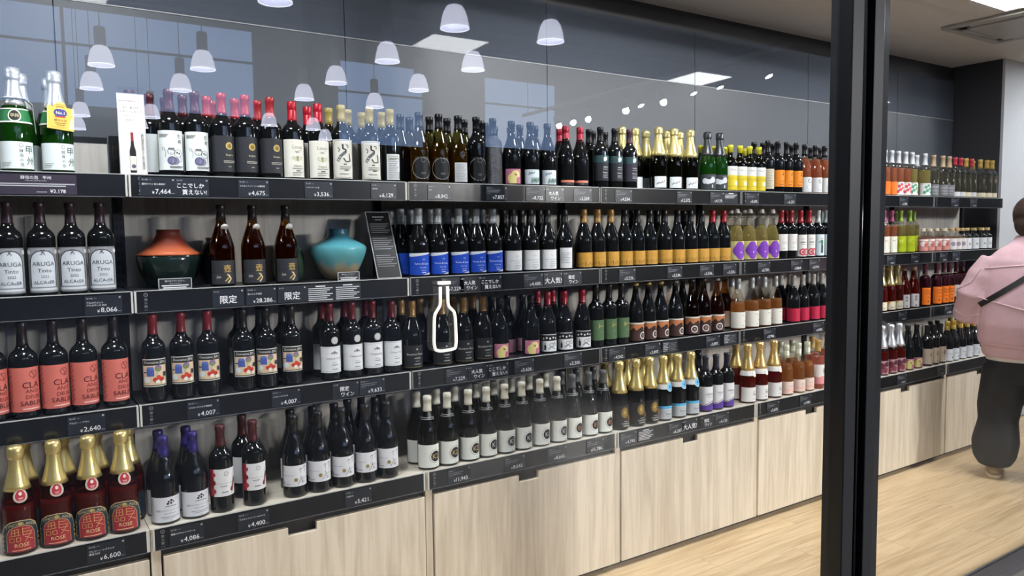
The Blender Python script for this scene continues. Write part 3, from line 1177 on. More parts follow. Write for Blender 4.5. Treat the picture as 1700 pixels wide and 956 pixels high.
def stand_bottles():
    rows = [[q for q in STAND if q['row'] == r_] for r_ in range(4)]
    for r_, qs in enumerate(rows):
        y0 = (0.0 if r_ < 3 else YB)
        for it in range(160):
            for i, a in enumerate(qs):
                for b in qs[i + 1:]:
                    dx, dy = b['x'] - a['x'], b['y'] - a['y']
                    D = a['R'] + b['R']
                    if abs(dx) > D or abs(dy) > D:
                        continue
                    L = math.hypot(dx, dy)
                    if L < D:
                        if L < 1e-5:
                            dx, L = 1e-3, 1e-3
                        k = (D - L) / L * 0.5
                        wa, wb = (0.35, 1.65) if b['bk'] and not a['bk'] else (1.65, 0.35) if a['bk'] and not b['bk'] else (1, 1)
                        ky = 1.0 if (a['bk'] != b['bk']) else 0.35
                        a['x'] -= dx * k * wa
                        a['y'] -= dy * k * wa * ky
                        b['x'] += dx * k * wb
                        b['y'] += dy * k * wb * ky
            for q in qs:
                q['y'] = min(max(q['y'], y0 + q['R'] + 0.008), 0.281 - q['R'])
    for q in STAND:
        sp = q['sp']
        t = thing('bottle', sp['label'], 'bottle', (q['x'], q['y'], q['z']), q['rot'] - 0.62 * math.atan2(q['x'] - CAM.x, q['y'] - CAM.y) + random.uniform(-0.05, 0.05), sp['group'])
        for nm, me, sub in q['parts']:
            if q['bk'] and nm == 'neck_label':
                continue
            o = obj(nm, me, t)
            for sn, sm in sub:
                if not q['bk']:
                    obj(sn, sm, o)


def S(label, group, shape, H, R, cap, labels, glass='dark', **k):
    return dict(label=label, group=group, shape=shape, H=H, R=R, cap=cap, labels=labels, glass=glass, **k)


INK, GRY, GOLD = '#26272b', '#8a8a86', '#c8a85a'
tiny = lambda u0, u1, vs_, c=GRY: lines(u0, u1, vs_, 0.018, c)

# ---- top shelf
koshu = [('t', '甲', 0.62, 0.70, 0.34, '#20402c'), ('t', '州', 0.66, 0.30, 0.34, '#20402c')] + [('t', c_, 0.22, 0.66 - 0.17 * i, 0.14, '#5b6f66') for i, c_ in enumerate('酵母の泡')] + \
        [('o', 0.22, 0.86, 0.07, 0.015, '#7d8f88')] + tiny(-0.75, -0.25, (0.22, 0.16, 0.10))
row_of(S('green sparkling wine bottle with silver foil and pale 甲州 label', 'green sparkling bottles of the top shelf', 'spark', 0.312, 0.0455, ('foil', '#d5d9dc', 0.64),
         [(0.03, 0.29, 2.5, '#dfe9ea', koshu), (0.47, 0.61, 3.6, '#2f7a4a', [('d', 0.0, 0.5, 0.44, '#e6e4d8'), ('d', 0, 0.5, 0.36, '#20251f'), ('t', '甲州', 0, 0.5, 0.30, '#d8cfa0'), ('r', -1, 0.0, 1, 0.1, '#e8e8e4'), ('r', -1, 0.92, 1, 1, '#e8e8e4')], 0.0, True)], 'green', level=0.62),
       (20, 89), (36, 76), 0)
chuko = [('t', '忠', 0.58, 0.86, 0.12, INK), ('t', '寿', 0.62, 0.72, 0.12, INK)] + tiny(-0.8, -0.1, (0.90, 0.87, 0.84)) + \
        [('d', 0.05, 0.24, 0.105, '#6d6c94'), ('d', 0.30, 0.23, 0.09, '#857f9c'), ('o', 0.05, 0.24, 0.105, 0.012, INK), ('l', [(0.18, 0.34), (0.24, 0.24), (0.18, 0.14)], 0.012, INK),
         ('o', 0.02, 0.47, 0.085, 0.010, INK), ('r', -0.16, 0.52, 0.22, 0.56, '#6b6b70'), ('o', 0.45, 0.42, 0.10, 0.010, INK), ('d', 0.38, 0.44, 0.02, INK), ('d', 0.52, 0.42, 0.02, INK),
         ('l', [(-0.35, 0.32), (-0.32, 0.45), (-0.42, 0.56), (-0.55, 0.58), (-0.52, 0.50), (-0.40, 0.50)], 0.010, INK), ('l', [(0.62, 0.35), (0.68, 0.22), (0.5, 0.2)], 0.012, INK), ('l', [(-0.05, 0.42), (0.02, 0.44), (0.08, 0.42)], 0.01, INK)] + tiny(-0.1, 0.8, (0.09, 0.06), INK)
row_of(S('red wine bottle with white 忠寿 barrel-drawing label and burgundy capsule', 'barrel-drawing wine bottles', 'bdx', 0.290, 0.0390, ('caps', '#4a1420', 0.74), [(0.07, 0.52, 2.45, '#e4eaea', chuko)]),
       (279, 322.6), (226, 249, 260, 305), 0)
emp = [('d', 0.35, 0.72, 0.09, '#b89a4a'), ('o', 0.35, 0.72, 0.10, 0.012, '#e0c987'), ('t', '福', 0.35, 0.72, 0.11, '#2a2b30'), ('t', 'Empire', 0.35, 0.46, 0.075, '#d5c9a5')] + tiny(-0.05, 0.8, (0.30, 0.26), '#b5b2a6') + tiny(0.25, 0.45, (0.14,), '#b5b2a6')
row_of(S('red wine bottle with red capsule and dark grey gold-emblem label', 'dark gold-emblem bottles of the top shelf', 'bdx', 0.292, 0.0390, ('caps', '#a52a32', 0.755), [(0.07, 0.49, 2.6, '#2e3036', emp)]),
       (367, 405.5, 447.5), (340, 351.5, 390, 426), 0)
lou = [('t', 'Louis', 0.25, 0.80, 0.13, '#6e6a5d'), ('l', [(0.0, 0.70), (0.2, 0.68), (0.55, 0.72)], 0.008, '#6e6a5d'), ('t', '2020', 0.22, 0.66, 0.05, '#3d3d3a'), ('p', [(0.12, 0.56), (0.32, 0.56), (0.30, 0.44), (0.22, 0.41), (0.14, 0.44)], '#a3a273'),
       ('l', [(0.1, 0.5), (-0.12, 0.55), (-0.2, 0.50), (0.1, 0.44)], 0.012, '#a39a6a'), ('l', [(0.34, 0.5), (0.56, 0.55), (0.64, 0.50), (0.34, 0.44)], 0.012, '#a39a6a'), ('t', 'Haton', 0.25, 0.30, 0.09, '#7b735d'), ('r', 0.08, 0.155, 0.45, 0.18, '#55534c')] + tiny(-0.2, 0.7, (0.23, 0.12, 0.06))
row_of(S('red wine bottle with crimson screw cap and tall cream label', 'crimson screw-cap cream-label bottles', 'bdx', 0.283, 0.0385, ('screw', '#b3162b', 0.755), [(0.03, 0.51, 2.3, '#e3e1d6', lou)]), (484, 527), (510,), 0)
don = [('l', [(-0.05, 0.88), (-0.02, 0.76), (0.22, 0.74), (0.2, 0.66)], 0.045, '#3a3d42'), ('l', [(0.18, 0.68), (-0.2, 0.58), (-0.5, 0.44)], 0.075, '#6a6d73'), ('l', [(0.0, 0.52), (0.2, 0.43), (0.6, 0.44), (0.52, 0.64)], 0.035, '#4a4d53'),
       ('l', [(-0.45, 0.80), (-0.30, 0.74), (-0.4, 0.68)], 0.022, '#3a3d42'), ('l', [(0.2, 0.86), (0.42, 0.85), (0.40, 0.78)], 0.022, '#3a3d42')] + [('r', 0.0, 0.35, 0.25, 0.38, '#55565a'), ('r', 0.05, 0.20, 0.4, 0.225, '#55565a')] + tiny(-0.3, 0.7, (0.30, 0.25, 0.12)) + \
      [('l', [(-0.85, 0.1), (-0.7, 0.03), (0.7, 0.03)], 0.008, INK), ('l', [(-0.85, 0.1), (-0.85, 0.85), (-0.7, 0.97), (0.7, 0.97), (0.85, 0.88)], 0.008, INK)]
row_of(S('red wine bottle with gold capsule and brush-stroke cream label', 'brush-stroke label bottles', 'bdx', 0.286, 0.0385, ('caps', '#b3a15c', 0.78), [(0.03, 0.54, 2.3, '#dedcd2', don)]), (565.7, 613), (546, 577, 600, 635), 0)
row_of(S('red wine bottle with gold capsule turned to its narrow back label', 'gold-capsule bottle showing its back label', 'bdx', 0.286, 0.0385, ('caps', '#b3a15c', 0.78),
         [(0.03, 0.38, 1.45, '#d8dadb', tiny(-0.8, 0.7, [0.92 - 0.07 * i for i in range(13)], '#84868a') + [('r', 0.78, 0.05, 0.88, 0.3, INK), ('r', -0.6, 0.82, 0.7, 0.85, '#8f9a7a')], 0.15)]), (647,), (), 0)
disc = [('o', 0, 0.5, 0.49, 0.03, '#8f8f86'), ('o', 0.1, 0.85, 0.10, 0.012, '#8f8f86')] + tiny(-0.25, 0.45, (0.3, 0.25), '#7d7d78')
row_of(S('golden white wine bottle with black capsule and round black label', 'golden white wines with round labels', 'burg', 0.283, 0.0415, ('caps', '#191a1d', 0.79), [(0.05, 0.37, 1.45, '#1c1e22', disc, 0.2, 0, 'round')][0:0] + [(0.05, 0.37, 1.45, '#1c1e22', disc, 0.15)], 'olive', level=0.60),
       (695, 728), (665, 679, 711, 741, 771), 0)
row_of(S('golden white wine bottle turned to its white back label', 'golden white wine showing its back label', 'burg', 0.283, 0.0415, ('caps', '#191a1d', 0.79), [(0.03, 0.31, 1.4, '#d5d8d8', tiny(-0.8, 0.8, [0.9 - 0.08 * i for i in range(11)], '#84868a'), 0.1)], 'olive', level=0.60), (760,), (), 0)
row_of(S('dark bottle with black capsule and thin-ringed round black label', 'dark bottles with round black labels', 'bdx', 0.284, 0.0385, ('caps', '#141518', 0.79), [(0.05, 0.40, 1.3, '#16181d', disc, 0.15)]), (790,), (802, 811), 0)
row_of(S('dark bottle in a silvery chased texture sleeve', 'textured sleeve bottle', 'bdx', 0.284, 0.0385, ('caps', '#101216', 0.74), [], bodymat=mat('chased_sleeve', '#6a6d72', 0.22, metal=0.9, bump=1.0, nscale=240, noise=0.6)), (818,), (), 0)
dog = [('r', -1, 0, 1, 1, '#c87d97'), ('d', -0.12, 0.36, 0.34, '#e3d584'), ('d', 0.25, 0.58, 0.32, '#e8dc93'), ('r', -0.5, 0.0, 0.35, 0.35, '#e6da8e'), ('d', 0.30, 0.60, 0.06, '#7a4a4a'), ('d', 0.62, 0.30, 0.14, '#d9799a'), ('d', 0.15, 0.66, 0.05, '#b08f4d')] + \
      [('d', -0.8 + 0.23 * ((i * 5) % 8), 0.1 + 0.11 * ((i * 3) % 8), 0.022, ('#8f5a7a', '#f0b0c4')[i % 2]) for i in range(16)]
dogsp = lambda g, H: S('dark bottle with cork showing and pink-and-yellow dog label ' + g, 'dog-label bottles ' + g, 'burg', H, 0.0415, ('cork', '#1b1c20', 0.9), [(0.01, 0.255, 1.75, '#d59aa8', dog, 0.0)])
row_of(dogsp('on the top shelf', 0.279), (849,), (825, 836), 0)
bot = [('l', [(-0.55, 0.60), (-0.25, 0.72), (0.1, 0.70)], 0.03, '#55707e')] + [('p', [(-0.5 + 0.2 * i, 0.62 + 0.03 * i), (-0.35 + 0.2 * i, 0.78), (-0.42 + 0.2 * i, 0.86)], '#4b6472') for i in range(4)] + \
      [('p', [(-0.2 + 0.17 * i, 0.05), (0.0 + 0.17 * i, 0.12 + 0.06 * (i % 3)), (-0.02 + 0.17 * i, 0.45 + 0.05 * (i % 2)), (-0.18 + 0.17 * i, 0.3)], ('#6f8a7a', '#8ea08a', '#55707e')[i % 3]) for i in range(6)]
row_of(S('dark bottle with cork showing and pale botanical-drawing label', 'botanical-label bottles', 'burg', 0.281, 0.0415, ('cork', '#1b1c20', 0.9), [(0.01, 0.255, 1.8, '#d3dde4', bot)]), (880, 908.5), (863, 888), 0)
row_of(S('dark burgundy bottle with crimson capsule and low coral-strip label', 'coral-strip bottles', 'burg', 0.276, 0.0415, ('screw', '#9c1f34', 0.76), [(0.0, 0.11, 1.7, '#1d1c26', [('r', -1, 0.55, 1, 1, '#d9836a'), ('t', 'LOVE', 0, 0.28, 0.3, '#b0a8b0')])]), (938.7, 962.7), (929,), 0)
grp = [('r', -1, 0.72, 1, 1, '#2f4a4d'), ('d', 0.35, 0.87, 0.085, '#d8dcd6'), ('d', 0.27, 0.81, 0.05, '#d8dcd6'), ('t', 'Rosato', 0.35, 0.32, 0.08, '#cfd2d4'), ('r', 0.1, 0.52, 0.65, 0.55, '#a8abb0')] + tiny(0.05, 0.7, (0.45, 0.22, 0.17, 0.12), '#9a9da3')
row_of(S('dark bottle with black capsule and grape-emblem teal band label', 'grape-emblem bottles', 'bdx', 0.286, 0.0385, ('caps', '#15161a', 0.76), [(0.12, 0.53, 2.4, '#23252c', grp)]), (996.5, 1020.5), (978, 986, 1005), 0)
row_of(S('dark bottle with purple-brown capsule and grape-emblem label', 'purple-capped grape-emblem bottle', 'bdx', 0.286, 0.0385, ('caps', '#4c3440', 0.76), [(0.12, 0.53, 2.4, '#33303a', grp)]), (1045,), (), 0)
scr = [('l', [(-0.6, 0.30), (-0.3, 0.50), (-0.1, 0.35), (0.2, 0.62), (0.3, 0.45), (0.7, 0.70)], 0.05, INK), ('l', [(-0.7, 0.35), (0.6, 0.5)], 0.03, INK)] + tiny(-0.2, 0.5, (0.15,))
row_of(S('sparkling bottle with crinkled yellow-gold foil and white signature label', 'yellow-foil sparkling bottles', 'spark', 0.308, 0.0440, ('foil', '#dccf8e', 0.545), [(0.0, 0.21, 1.5, '#dfe4e8', scr)], 'dkolive', level=0.55), (1093, 1119, 1146), (1030, 1054, 1072, 1107, 1128), 0)
cld = [('d', -0.45, 0.55, 0.19, '#cfd3d8'), ('d', -0.15, 0.5, 0.17, '#cfd3d8'), ('d', 0.12, 0.52, 0.15, '#cfd3d8'), ('d', 0.4, 0.62, 0.20, '#cfd3d8'), ('r', 0.25, 0.08, 0.4, 0.3, '#b9bdc2')] + tiny(0.1, 0.7, (0.85,), '#b9bdc2')
row_of(S('green sparkling bottle with charcoal foil and white cloud label', 'charcoal-foil cloud-label bottles', 'spark', 0.305, 0.0440, ('foil', '#4a4c50', 0.60), [(0.0, 0.28, 2.3, '#3b3f45', cld)], 'green', level=0.5), (1174.6, 1195.6), (), 0)
yel = [('r', -1, 0.0, 1, 0.62, '#d9c22c'), ('d', 0.55, 0.28, 0.10, '#f0ead2'), ('t', 'Mariko', 0.2, 0.85, 0.10, '#8f9496'), ('l', [(-0.9, 0.5), (-0.2, 0.45), (0.5, 0.5), (0.9, 0.48)], 0.012, '#8f8330'), ('l', [(-0.9, 0.2), (-0.2, 0.15), (0.5, 0.18)], 0.012, '#8f8330')]
row_of(S('green bottle with yellow wax top and white-over-yellow label', 'yellow-wax bottles', 'bdx', 0.250, 0.0385, ('wax', '#d9d23a', 0.84), [(0.02, 0.54, 2.3, '#e3e5e0', yel)], 'dkolive', level=0.62), (1213, 1231, 1245, 1258), (1164, 1184, 1203, 1238), 0)
row_of(S('dark bottle with black capsule and narrow cream back label', 'narrow cream-label bottle', 'bdx', 0.290, 0.0385, ('caps', '#15161a', 0.76), [(0.07, 0.45, 1.6, '#cfc7ae', tiny(-0.7, 0.7, [0.9 - 0.08 * i for i in range(11)], '#8d8874'))]), (1272.6,), (1251, 1266), 0)
ora = [('t', 'mog', 0.45, 0.30, 0.16, '#5a3410'), ('d', 0.5, 0.72, 0.05, '#5a3410'), ('d', 0.62, 0.84, 0.04, '#5a3410'), ('r', 0.0, 0.1, 0.6, 0.14, '#7a4a18')]
row_of(S('dark bottle with black capsule and bright orange label on the top shelf', 'orange-label bottles of the top shelf', 'bdx', 0.290, 0.0385, ('caps', '#15161a', 0.76), [(0.12, 0.44, 2.2, '#ee8b1e', ora)]), (1291.6, 1306, 1322), (1284, 1314), 0)
mtn = [('l', [(0.15, 0.72), (0.35, 0.90), (0.5, 0.74)], 0.05, INK), ('l', [(0.2, 0.66), (0.6, 0.62), (0.7, 0.75)], 0.04, INK), ('o', 0.3, 0.32, 0.15, 0.012, '#6d6f73')] + tiny(0.1, 0.6, (0.1,))
row_of(S('rosé bottle of clear glass with black capsule and white mountain label', 'mountain-label rosé bottles', 'burg', 0.286, 0.0405, ('caps', '#1b1c20', 0.77), [(0.0, 0.33, 2.3, '#dfe2e3', mtn)], 'rose', level=0.72), (1336, 1354, 1369), (1346, 1361), 0)
flo = lambda c_: [('d', -0.3 + 0.2 * i, 0.25 + 0.14 * ((i * 3) % 5), 0.13, c_) for i in range(6)] + [('r', -0.9, 0.9, 0.4, 0.94, '#a9a9a4')]
for c_, g_, fr, bk, wn in (('#e2701e', 'orange', (1470, 1479), (), 'rose'), ('#d0505a', 'red flower', (1491.5, 1503.5), (), 'rose'), ('#5f9a7c', 'green leaf', (1514.5, 1536), (1522,), 'straw')):
    row_of(S('clear bottle with silver capsule and %s label' % g_, 'silver-capsule %s bottles' % g_, 'bdx', 0.294, 0.0385, ('caps', '#b9bcc0', 0.73), [(0.0, 0.31, 2.3, c_ if g_ == 'orange' else '#e2e4e2', [] if g_ == 'orange' else flo(c_))], wn, level=0.62), fr, bk, 0)
row_of(S('tall clear bottle with tan capsule standing beside the silver-capsule bottles', 'tan-capsule clear bottles', 'bdx', 0.288, 0.0385, ('caps', '#a08a6a', 0.73), [(0.02, 0.30, 1.9, '#6f7074', tiny(-0.7, 0.7, (0.8, 0.7, 0.5, 0.4, 0.2), '#c9cacc'))], 'clear', level=0.6), (1550, 1565.5, 1577), (), 0)
row_of(S('clear bottle with red-tipped gold capsule', 'red-tipped gold capsule bottles', 'bdx', 0.284, 0.0385, ('caps', '#a83240', 0.80), [(0.0, 0.14, 1.8, '#c9cacc', [])], 'clear', level=0.6), (1587.5, 1595, 1611), (), 0)
row_of(S('clear bottle with gold capsule at the end by the white column', 'gold-capsule end bottles', 'bdx', 0.284, 0.0385, ('caps', '#b8974a', 0.78), [(0.0, 0.14, 1.8, '#d8cbb0', [])], 'clear', level=0.6), (1603, 1627.5, 1638.5, 1647), (1615,), 0)

# ---- second shelf
aru = [('r', -0.97, 0.02, 0.97, 0.98, '#8d9096'), ('r', -0.86, 0.05, 0.86, 0.10, '#c9ccd0'), ('r', -0.74, 0.13, 0.74, 0.68, '#c7cdd4'), ('d', 0.0, 0.68, 0.245, '#c7cdd4'), ('l', [(-0.74, 0.13), (-0.74, 0.70), (-0.62, 0.83), (-0.35, 0.91), (0, 0.935), (0.35, 0.91), (0.62, 0.83), (0.74, 0.70), (0.74, 0.13)], 0.02, '#3d4046'),
       ('d', -0.85, 0.9, 0.05, '#d0d3d6'), ('d', 0.85, 0.9, 0.05, '#d0d3d6'), ('t', 'ARUGA', 0.02, 0.64, 0.15, '#4b5058', 0.62), ('t', 'Tinto', 0.06, 0.49, 0.12, '#5b6068', 0.5), ('t', '2022', 0.06, 0.36, 0.08, '#6b7078'), ('t', 'ALCAcER', 0.02, 0.23, 0.10, '#4b5058', 0.6), ('l', [(-0.1, 0.84), (0.12, 0.95)], 0.012, '#3d4046'), ('l', [(-0.1, 0.95), (0.12, 0.84)], 0.012, '#3d4046')]
row_of(S('red wine bottle with dark plum capsule and silver arched ARUGA label', 'silver arched label bottles', 'bdx', 0.288, 0.0395, ('caps', '#2c1c26', 0.77), [(0.02, 0.515, 2.5, '#70747a', aru)]), (10, 65, 115.5, 164.5), (-22,), 1)
tsu = [('t', '壺', 0.30, 0.66, 0.34, '#c2a45c'), ('l', [(0.25, 0.42), (0.45, 0.32), (0.1, 0.12)], 0.05, '#c2a45c'), ('l', [(0.35, 0.40), (0.55, 0.22), (0.3, 0.05)], 0.05, '#e6d6a2'), ('t', 'Jaja', -0.35, 0.30, 0.14, '#d9d4c0')]
tsp = S('amber wine bottle with black label, gold 壺 character and silver neck medal', 'amber bottles between the vases', 'burg', 0.285, 0.0420, ('caps', '#15151a', 0.815), [(0.0, 0.32, 2.2, '#2f3137', tsu)], 'amber', level=0.74)
row_of(tsp, (366, 418, 473), (), 1)
blu = [('p', [(-1, 0.86), (-0.6, 0.85), (0, 0.89), (0.6, 0.95), (1, 1.0), (1, 1.03), (-1, 1.0)], '#d8dde6'), ('p', [(1, 0.0), (1, 0.10), (0.6, 0.06), (0.2, 0.0)], '#d8dde6'), ('t', '2021', 0.28, 0.72, 0.07, '#dfe5f4'), ('t', 'Terre di Luna', 0.12, 0.52, 0.13, '#e6ebf8', 0.80), ('t', 'Pinot Noir', 0.25, 0.34, 0.08, '#dfe5f4', 0.5), ('t', 'Rosé d.l.', 0.28, 0.21, 0.07, '#dfe5f4', 0.4), ('r', 0.1, 0.09, 0.45, 0.12, '#dfe5f4')]
row_of(S('burgundy bottle with silver capsule and vivid blue label', 'blue-label bottles', 'burg', 0.276, 0.0415, ('screw', '#9fa4a8', 0.775), [(0.02, 0.345, 2.5, '#1c49b8', blu)]), (694, 726, 761, 790, 817), (666, 680, 712, 740, 772, 800), 1)
row_of(S('burgundy bottle with silver capsule behind the leaning notice board', 'silver-capsule bottle behind the notice board', 'burg', 0.276, 0.0415, ('screw', '#9fa4a8', 0.775), [(0.02, 0.345, 2.5, '#1c49b8', [])]), (), (651,), 1)
wt2 = [('t', '2021', 0.25, 0.72, 0.07, '#77777a'), ('t', 'Terre de Luna', 0.15, 0.50, 0.11, '#97979a', 0.8), ('r', 0.0, 0.36, 0.6, 0.39, '#a5a5a6'), ('l', [(-0.8, 0.9), (-0.7, 0.95), (0.7, 0.95), (0.8, 0.9)], 0.008, '#a5a5a6')] + tiny(0.0, 0.65, (0.26, 0.18, 0.1))
row_of(S('burgundy bottle with black capsule and plain white label on the second shelf', 'white-label burgundies of the second shelf', 'burg', 0.274, 0.0415, ('screw', '#25272c', 0.775), [(0.02, 0.345, 2.4, '#dcdee0', wt2)]), (850, 880, 908), (835, 865, 895), 1)
row_of(S('burgundy bottle with black capsule turned to its narrow white back label', 'burgundy showing its back label', 'burg', 0.274, 0.0415, ('screw', '#25272c', 0.775), [(0.02, 0.37, 1.5, '#d9dbdd', tiny(-0.8, 0.6, [0.75 - 0.08 * i for i in range(7)], '#84868a'))]), (937,), (), 1)
gol = [('p', [(-0.7 + 0.22 * i, 0.02 + 0.1 * (i % 3)), (-0.6 + 0.22 * i, 0.2 + 0.12 * (i % 2)), (-0.66 + 0.22 * i, 0.24 + 0.1 * (i % 2))], '#5a3f14') for i in range(7)] + [('d', -0.6 + 0.17 * i, 0.1 + 0.07 * ((i * 5) % 4), 0.025, '#6b4c1a') for i in range(8)]
GL_ = [(0.0, 0.275, 2.5, '#c1913d', gol)]
row_of(S('burgundy bottle with gold capsule and mustard-gold label', 'gold-capped gold-label bottles', 'burg', 0.277, 0.0410, ('screw', '#a9854d', 0.775), GL_), (971.6, 990, 1012.5), (), 1)
row_of(S('burgundy bottle with black capsule and mustard-gold label', 'black-capped gold-label bottles', 'burg', 0.275, 0.0410, ('screw', '#1e2026', 0.775), GL_), (1038, 1057, 1077.5, 1103, 1124.5, 1146, 1165), (1049, 1090, 1135), 1)
row_of(S('burgundy bottle with red capsule and mustard-gold label', 'red-capped gold-label bottles', 'burg', 0.275, 0.0410, ('screw', '#a01e2c', 0.775), GL_), (1182, 1201), (), 1)
pur = [('d', 0.10, 0.5, 0.36, '#7b3fb0'), ('d', 0.15, 0.75, 0.24, '#7b3fb0'), ('d', 0.20, 0.25, 0.24, '#7b3fb0'), ('d', -0.35, 0.48, 0.16, '#7b3fb0'), ('d', 0.5, 0.5, 0.3, '#7b3fb0'), ('d', 0.25, 0.4, 0.04, '#d5c2e6')]
row_of(S('clear swing-top bottle of pale wine with purple blob label', 'purple-label swing-top bottles', 'burg', 0.272, 0.0400, ('swing', '#dddddd', 0.9), [(0.03, 0.40, 2.5, '#d9cf86', pur)], 'straw', level=0.72), (1223, 1244.5, 1264, 1282), (1213, 1235), 1)
row_of(S('red wine bottle with red capsule and plain white mid label', 'red-capsule plain white label bottles', 'bdx', 0.280, 0.0380, ('caps', '#a02632', 0.74), [(0.17, 0.51, 2.3, '#e0dedb', [('l', [(0.6, 0.3), (0.5, 0.6), (0.62, 0.9)], 0.015, '#a04040')] + tiny(-0.1, 0.5, (0.5, 0.42, 0.15)))]), (1297, 1313), (1305,), 1)
row_of(S('red wine bottle with red capsule and white label with red rosette', 'red rosette label bottles', 'bdx', 0.280, 0.0380, ('caps', '#b02636', 0.74), [(0.04, 0.49, 2.3, '#e0dedb', [('o', 0.1, 0.2, 0.17, 0.07, '#c04a58'), ('d', 0.1, 0.2, 0.06, '#c04a58'), ('o', 0.6, 0.2, 0.17, 0.07, '#c04a58'), ('r', -0.2, 0.62, 0.5, 0.68, '#8b8b8a')] + tiny(-0.2, 0.5, (0.55, 0.8)))]), (1329, 1343), (), 1)
row_of(S('wine bottle with pale capsule and light blue label with green-coated figure', 'green-coated figure label bottles', 'bdx', 0.280, 0.0380, ('caps', '#cdd6d4', 0.74), [(0.04, 0.49, 2.3, '#cfe0e8', [('p', [(0.15, 0.48), (0.45, 0.48), (0.5, 0.72), (0.15, 0.74)], '#2f7a52'), ('d', 0.3, 0.80, 0.05, '#caa58c'), ('l', [(0.25, 0.48), (0.2, 0.12)], 0.05, INK), ('l', [(0.38, 0.48), (0.42, 0.12)], 0.05, INK), ('l', [(0.15, 0.7), (-0.1, 0.6)], 0.04, '#2f7a52')])]), (1358, 1371.6), (1365,), 1)
row_of(S('clear rosé bottle with magenta capsule and white script label', 'magenta-capsule bottles', 'bdx', 0.283, 0.0385, ('caps', '#b04a86', 0.74), [(0.0, 0.40, 2.4, '#e6e6d6', [('l', [(0.5, 0.2), (0.4, 0.7), (0.6, 0.9)], 0.02, '#a03848'), ('l', [(-0.1, 0.75), (0.3, 0.72)], 0.02, '#a03848')])], 'rose', level=0.66), (1467.5, 1480), (), 1)
row_of(S('clear bottle of pale wine with lime capsule and lime label', 'lime-label bottles', 'bdx', 0.283, 0.0385, ('caps', '#93b84a', 0.74), [(0.0, 0.40, 2.4, '#bccf25', [('t', 'ST', -0.1, 0.7, 0.2, '#e6efa0'), ('r', -0.5, 0.42, 0.3, 0.45, '#9db01e')])], 'straw', level=0.66), (1495, 1510), (1486, 1517), 1)
sml = [('d', -0.3, 0.6, 0.22, '#e8e2dc'), ('d', 0.3, 0.5, 0.2, '#b0605a'), ('r', -1, 0.85, 1, 1, '#e6dedb')]
row_of(S('small clear bottle of pink wine with pale cap', 'small pink wine bottles', 'bdx', 0.160, 0.0330, ('screw', '#cdbfa8', 0.88), [(0.05, 0.55, 2.3, '#c98a80', sml)], 'pink', level=0.62), (1532.5, 1543.5, 1555, 1568), (1538, 1561), 1)
row_of(S('small clear bottle of amber wine with gold cap', 'small amber wine bottles', 'bdx', 0.160, 0.0330, ('screw', '#b89a62', 0.88), [(0.05, 0.55, 2.3, '#dcd8d6', [('d', 0, 0.5, 0.2, '#9a8a9a')])], 'peach', level=0.62), (1580, 1589, 1597), (), 1)
row_of(S('small dark bottle with gold cap and white label', 'small dark white-label bottles', 'bdx', 0.160, 0.0330, ('screw', '#c0a870', 0.88), [(0.05, 0.55, 2.3, '#dadde0', [('d', 0.3, 0.45, 0.1, '#8aa08a')])]), (1605, 1617, 1630, 1639), (1611, 1624), 1)

# ---- third shelf
cla = [('o', 0.52, 0.84, 0.085, 0.012, '#7a2a2c'), ('l', [(0.42, 0.90), (0.60, 0.80), (0.50, 0.74)], 0.014, '#4a1a1c'), ('t', 'CLA', 0.38, 0.60, 0.19, '#4a1a1c'), ('t', 'ANO', 0.42, 0.46, 0.12, '#7a2f30'), ('t', 'DEUX', 0.48, 0.33, 0.12, '#6a2426'), ('t', 'SABLIX', 0.40, 0.19, 0.15, '#4a1a1c'), ('r', -0.1, 0.05, 0.8, 0.075, '#f0c8c0')] + \
      [('d', -0.86 + 0.06 * ((i * 7) % 5), 0.06 + 0.045 * i, 0.014, '#3a2426') for i in range(20)]
row_of(S('dark wine bottle with coral paper label and lettering', 'coral-label bottles', 'bdx', 0.295, 0.0400, ('caps', '#241c22', 0.76), [(0.07, 0.535, 2.6, '#cf6f63', cla)]), (-16, 35, 85, 134, 187), (), 2)
jen = [('r', -0.95, 0.03, 0.95, 0.97, '#20211f'), ('r', -0.90, 0.06, 0.90, 0.77, '#dcc3a2'), ('t', 'Domaine JEN', 0.02, 0.865, 0.13, '#e6e6e2', 0.86), ('r', -0.6, 0.38, -0.05, 0.66, '#4a5fa8'), ('r', -0.55, 0.62, -0.1, 0.72, '#5f74b8'), ('r', -0.85, 0.5, -0.6, 0.54, '#2b3050'), ('d', 0.25, 0.66, 0.115, '#7d6a98'), ('d', 0.25, 0.62, 0.08, '#7f8a5a'),
       ('d', -0.6, 0.25, 0.11, '#d6dfe2'), ('d', 0.0, 0.26, 0.075, '#c0392b'), ('d', 0.25, 0.34, 0.075, '#c8432f'), ('d', 0.48, 0.27, 0.075, '#b8352a'), ('d', 0.18, 0.18, 0.065, '#e6e2d8'), ('d', 0.60, 0.15, 0.065, '#e6e2d8'), ('r', 0.6, 0.36, 0.85, 0.52, '#3a3438'), ('l', [(0.15, 0.42), (0.2, 0.55)], 0.05, '#a8c0a0')]
row_of(S('red wine bottle with red capsule and kitchen still-life Domaine JEN label', 'red-capsule still-life label bottles', 'bdx', 0.293, 0.0385, ('caps', '#8c2430', 0.775), [(0.18, 0.50, 2.2, '#d8d8d2', jen)]), (252, 299, 343), (), 2)
row_of(S('red wine bottle with black capsule and kitchen still-life Domaine JEN label', 'black-capsule still-life label bottles', 'bdx', 0.290, 0.0385, ('caps', '#14161b', 0.775), [(0.18, 0.50, 2.2, '#d8d8d2', jen)]), (402, 440, 482), (394, 430, 468), 2)
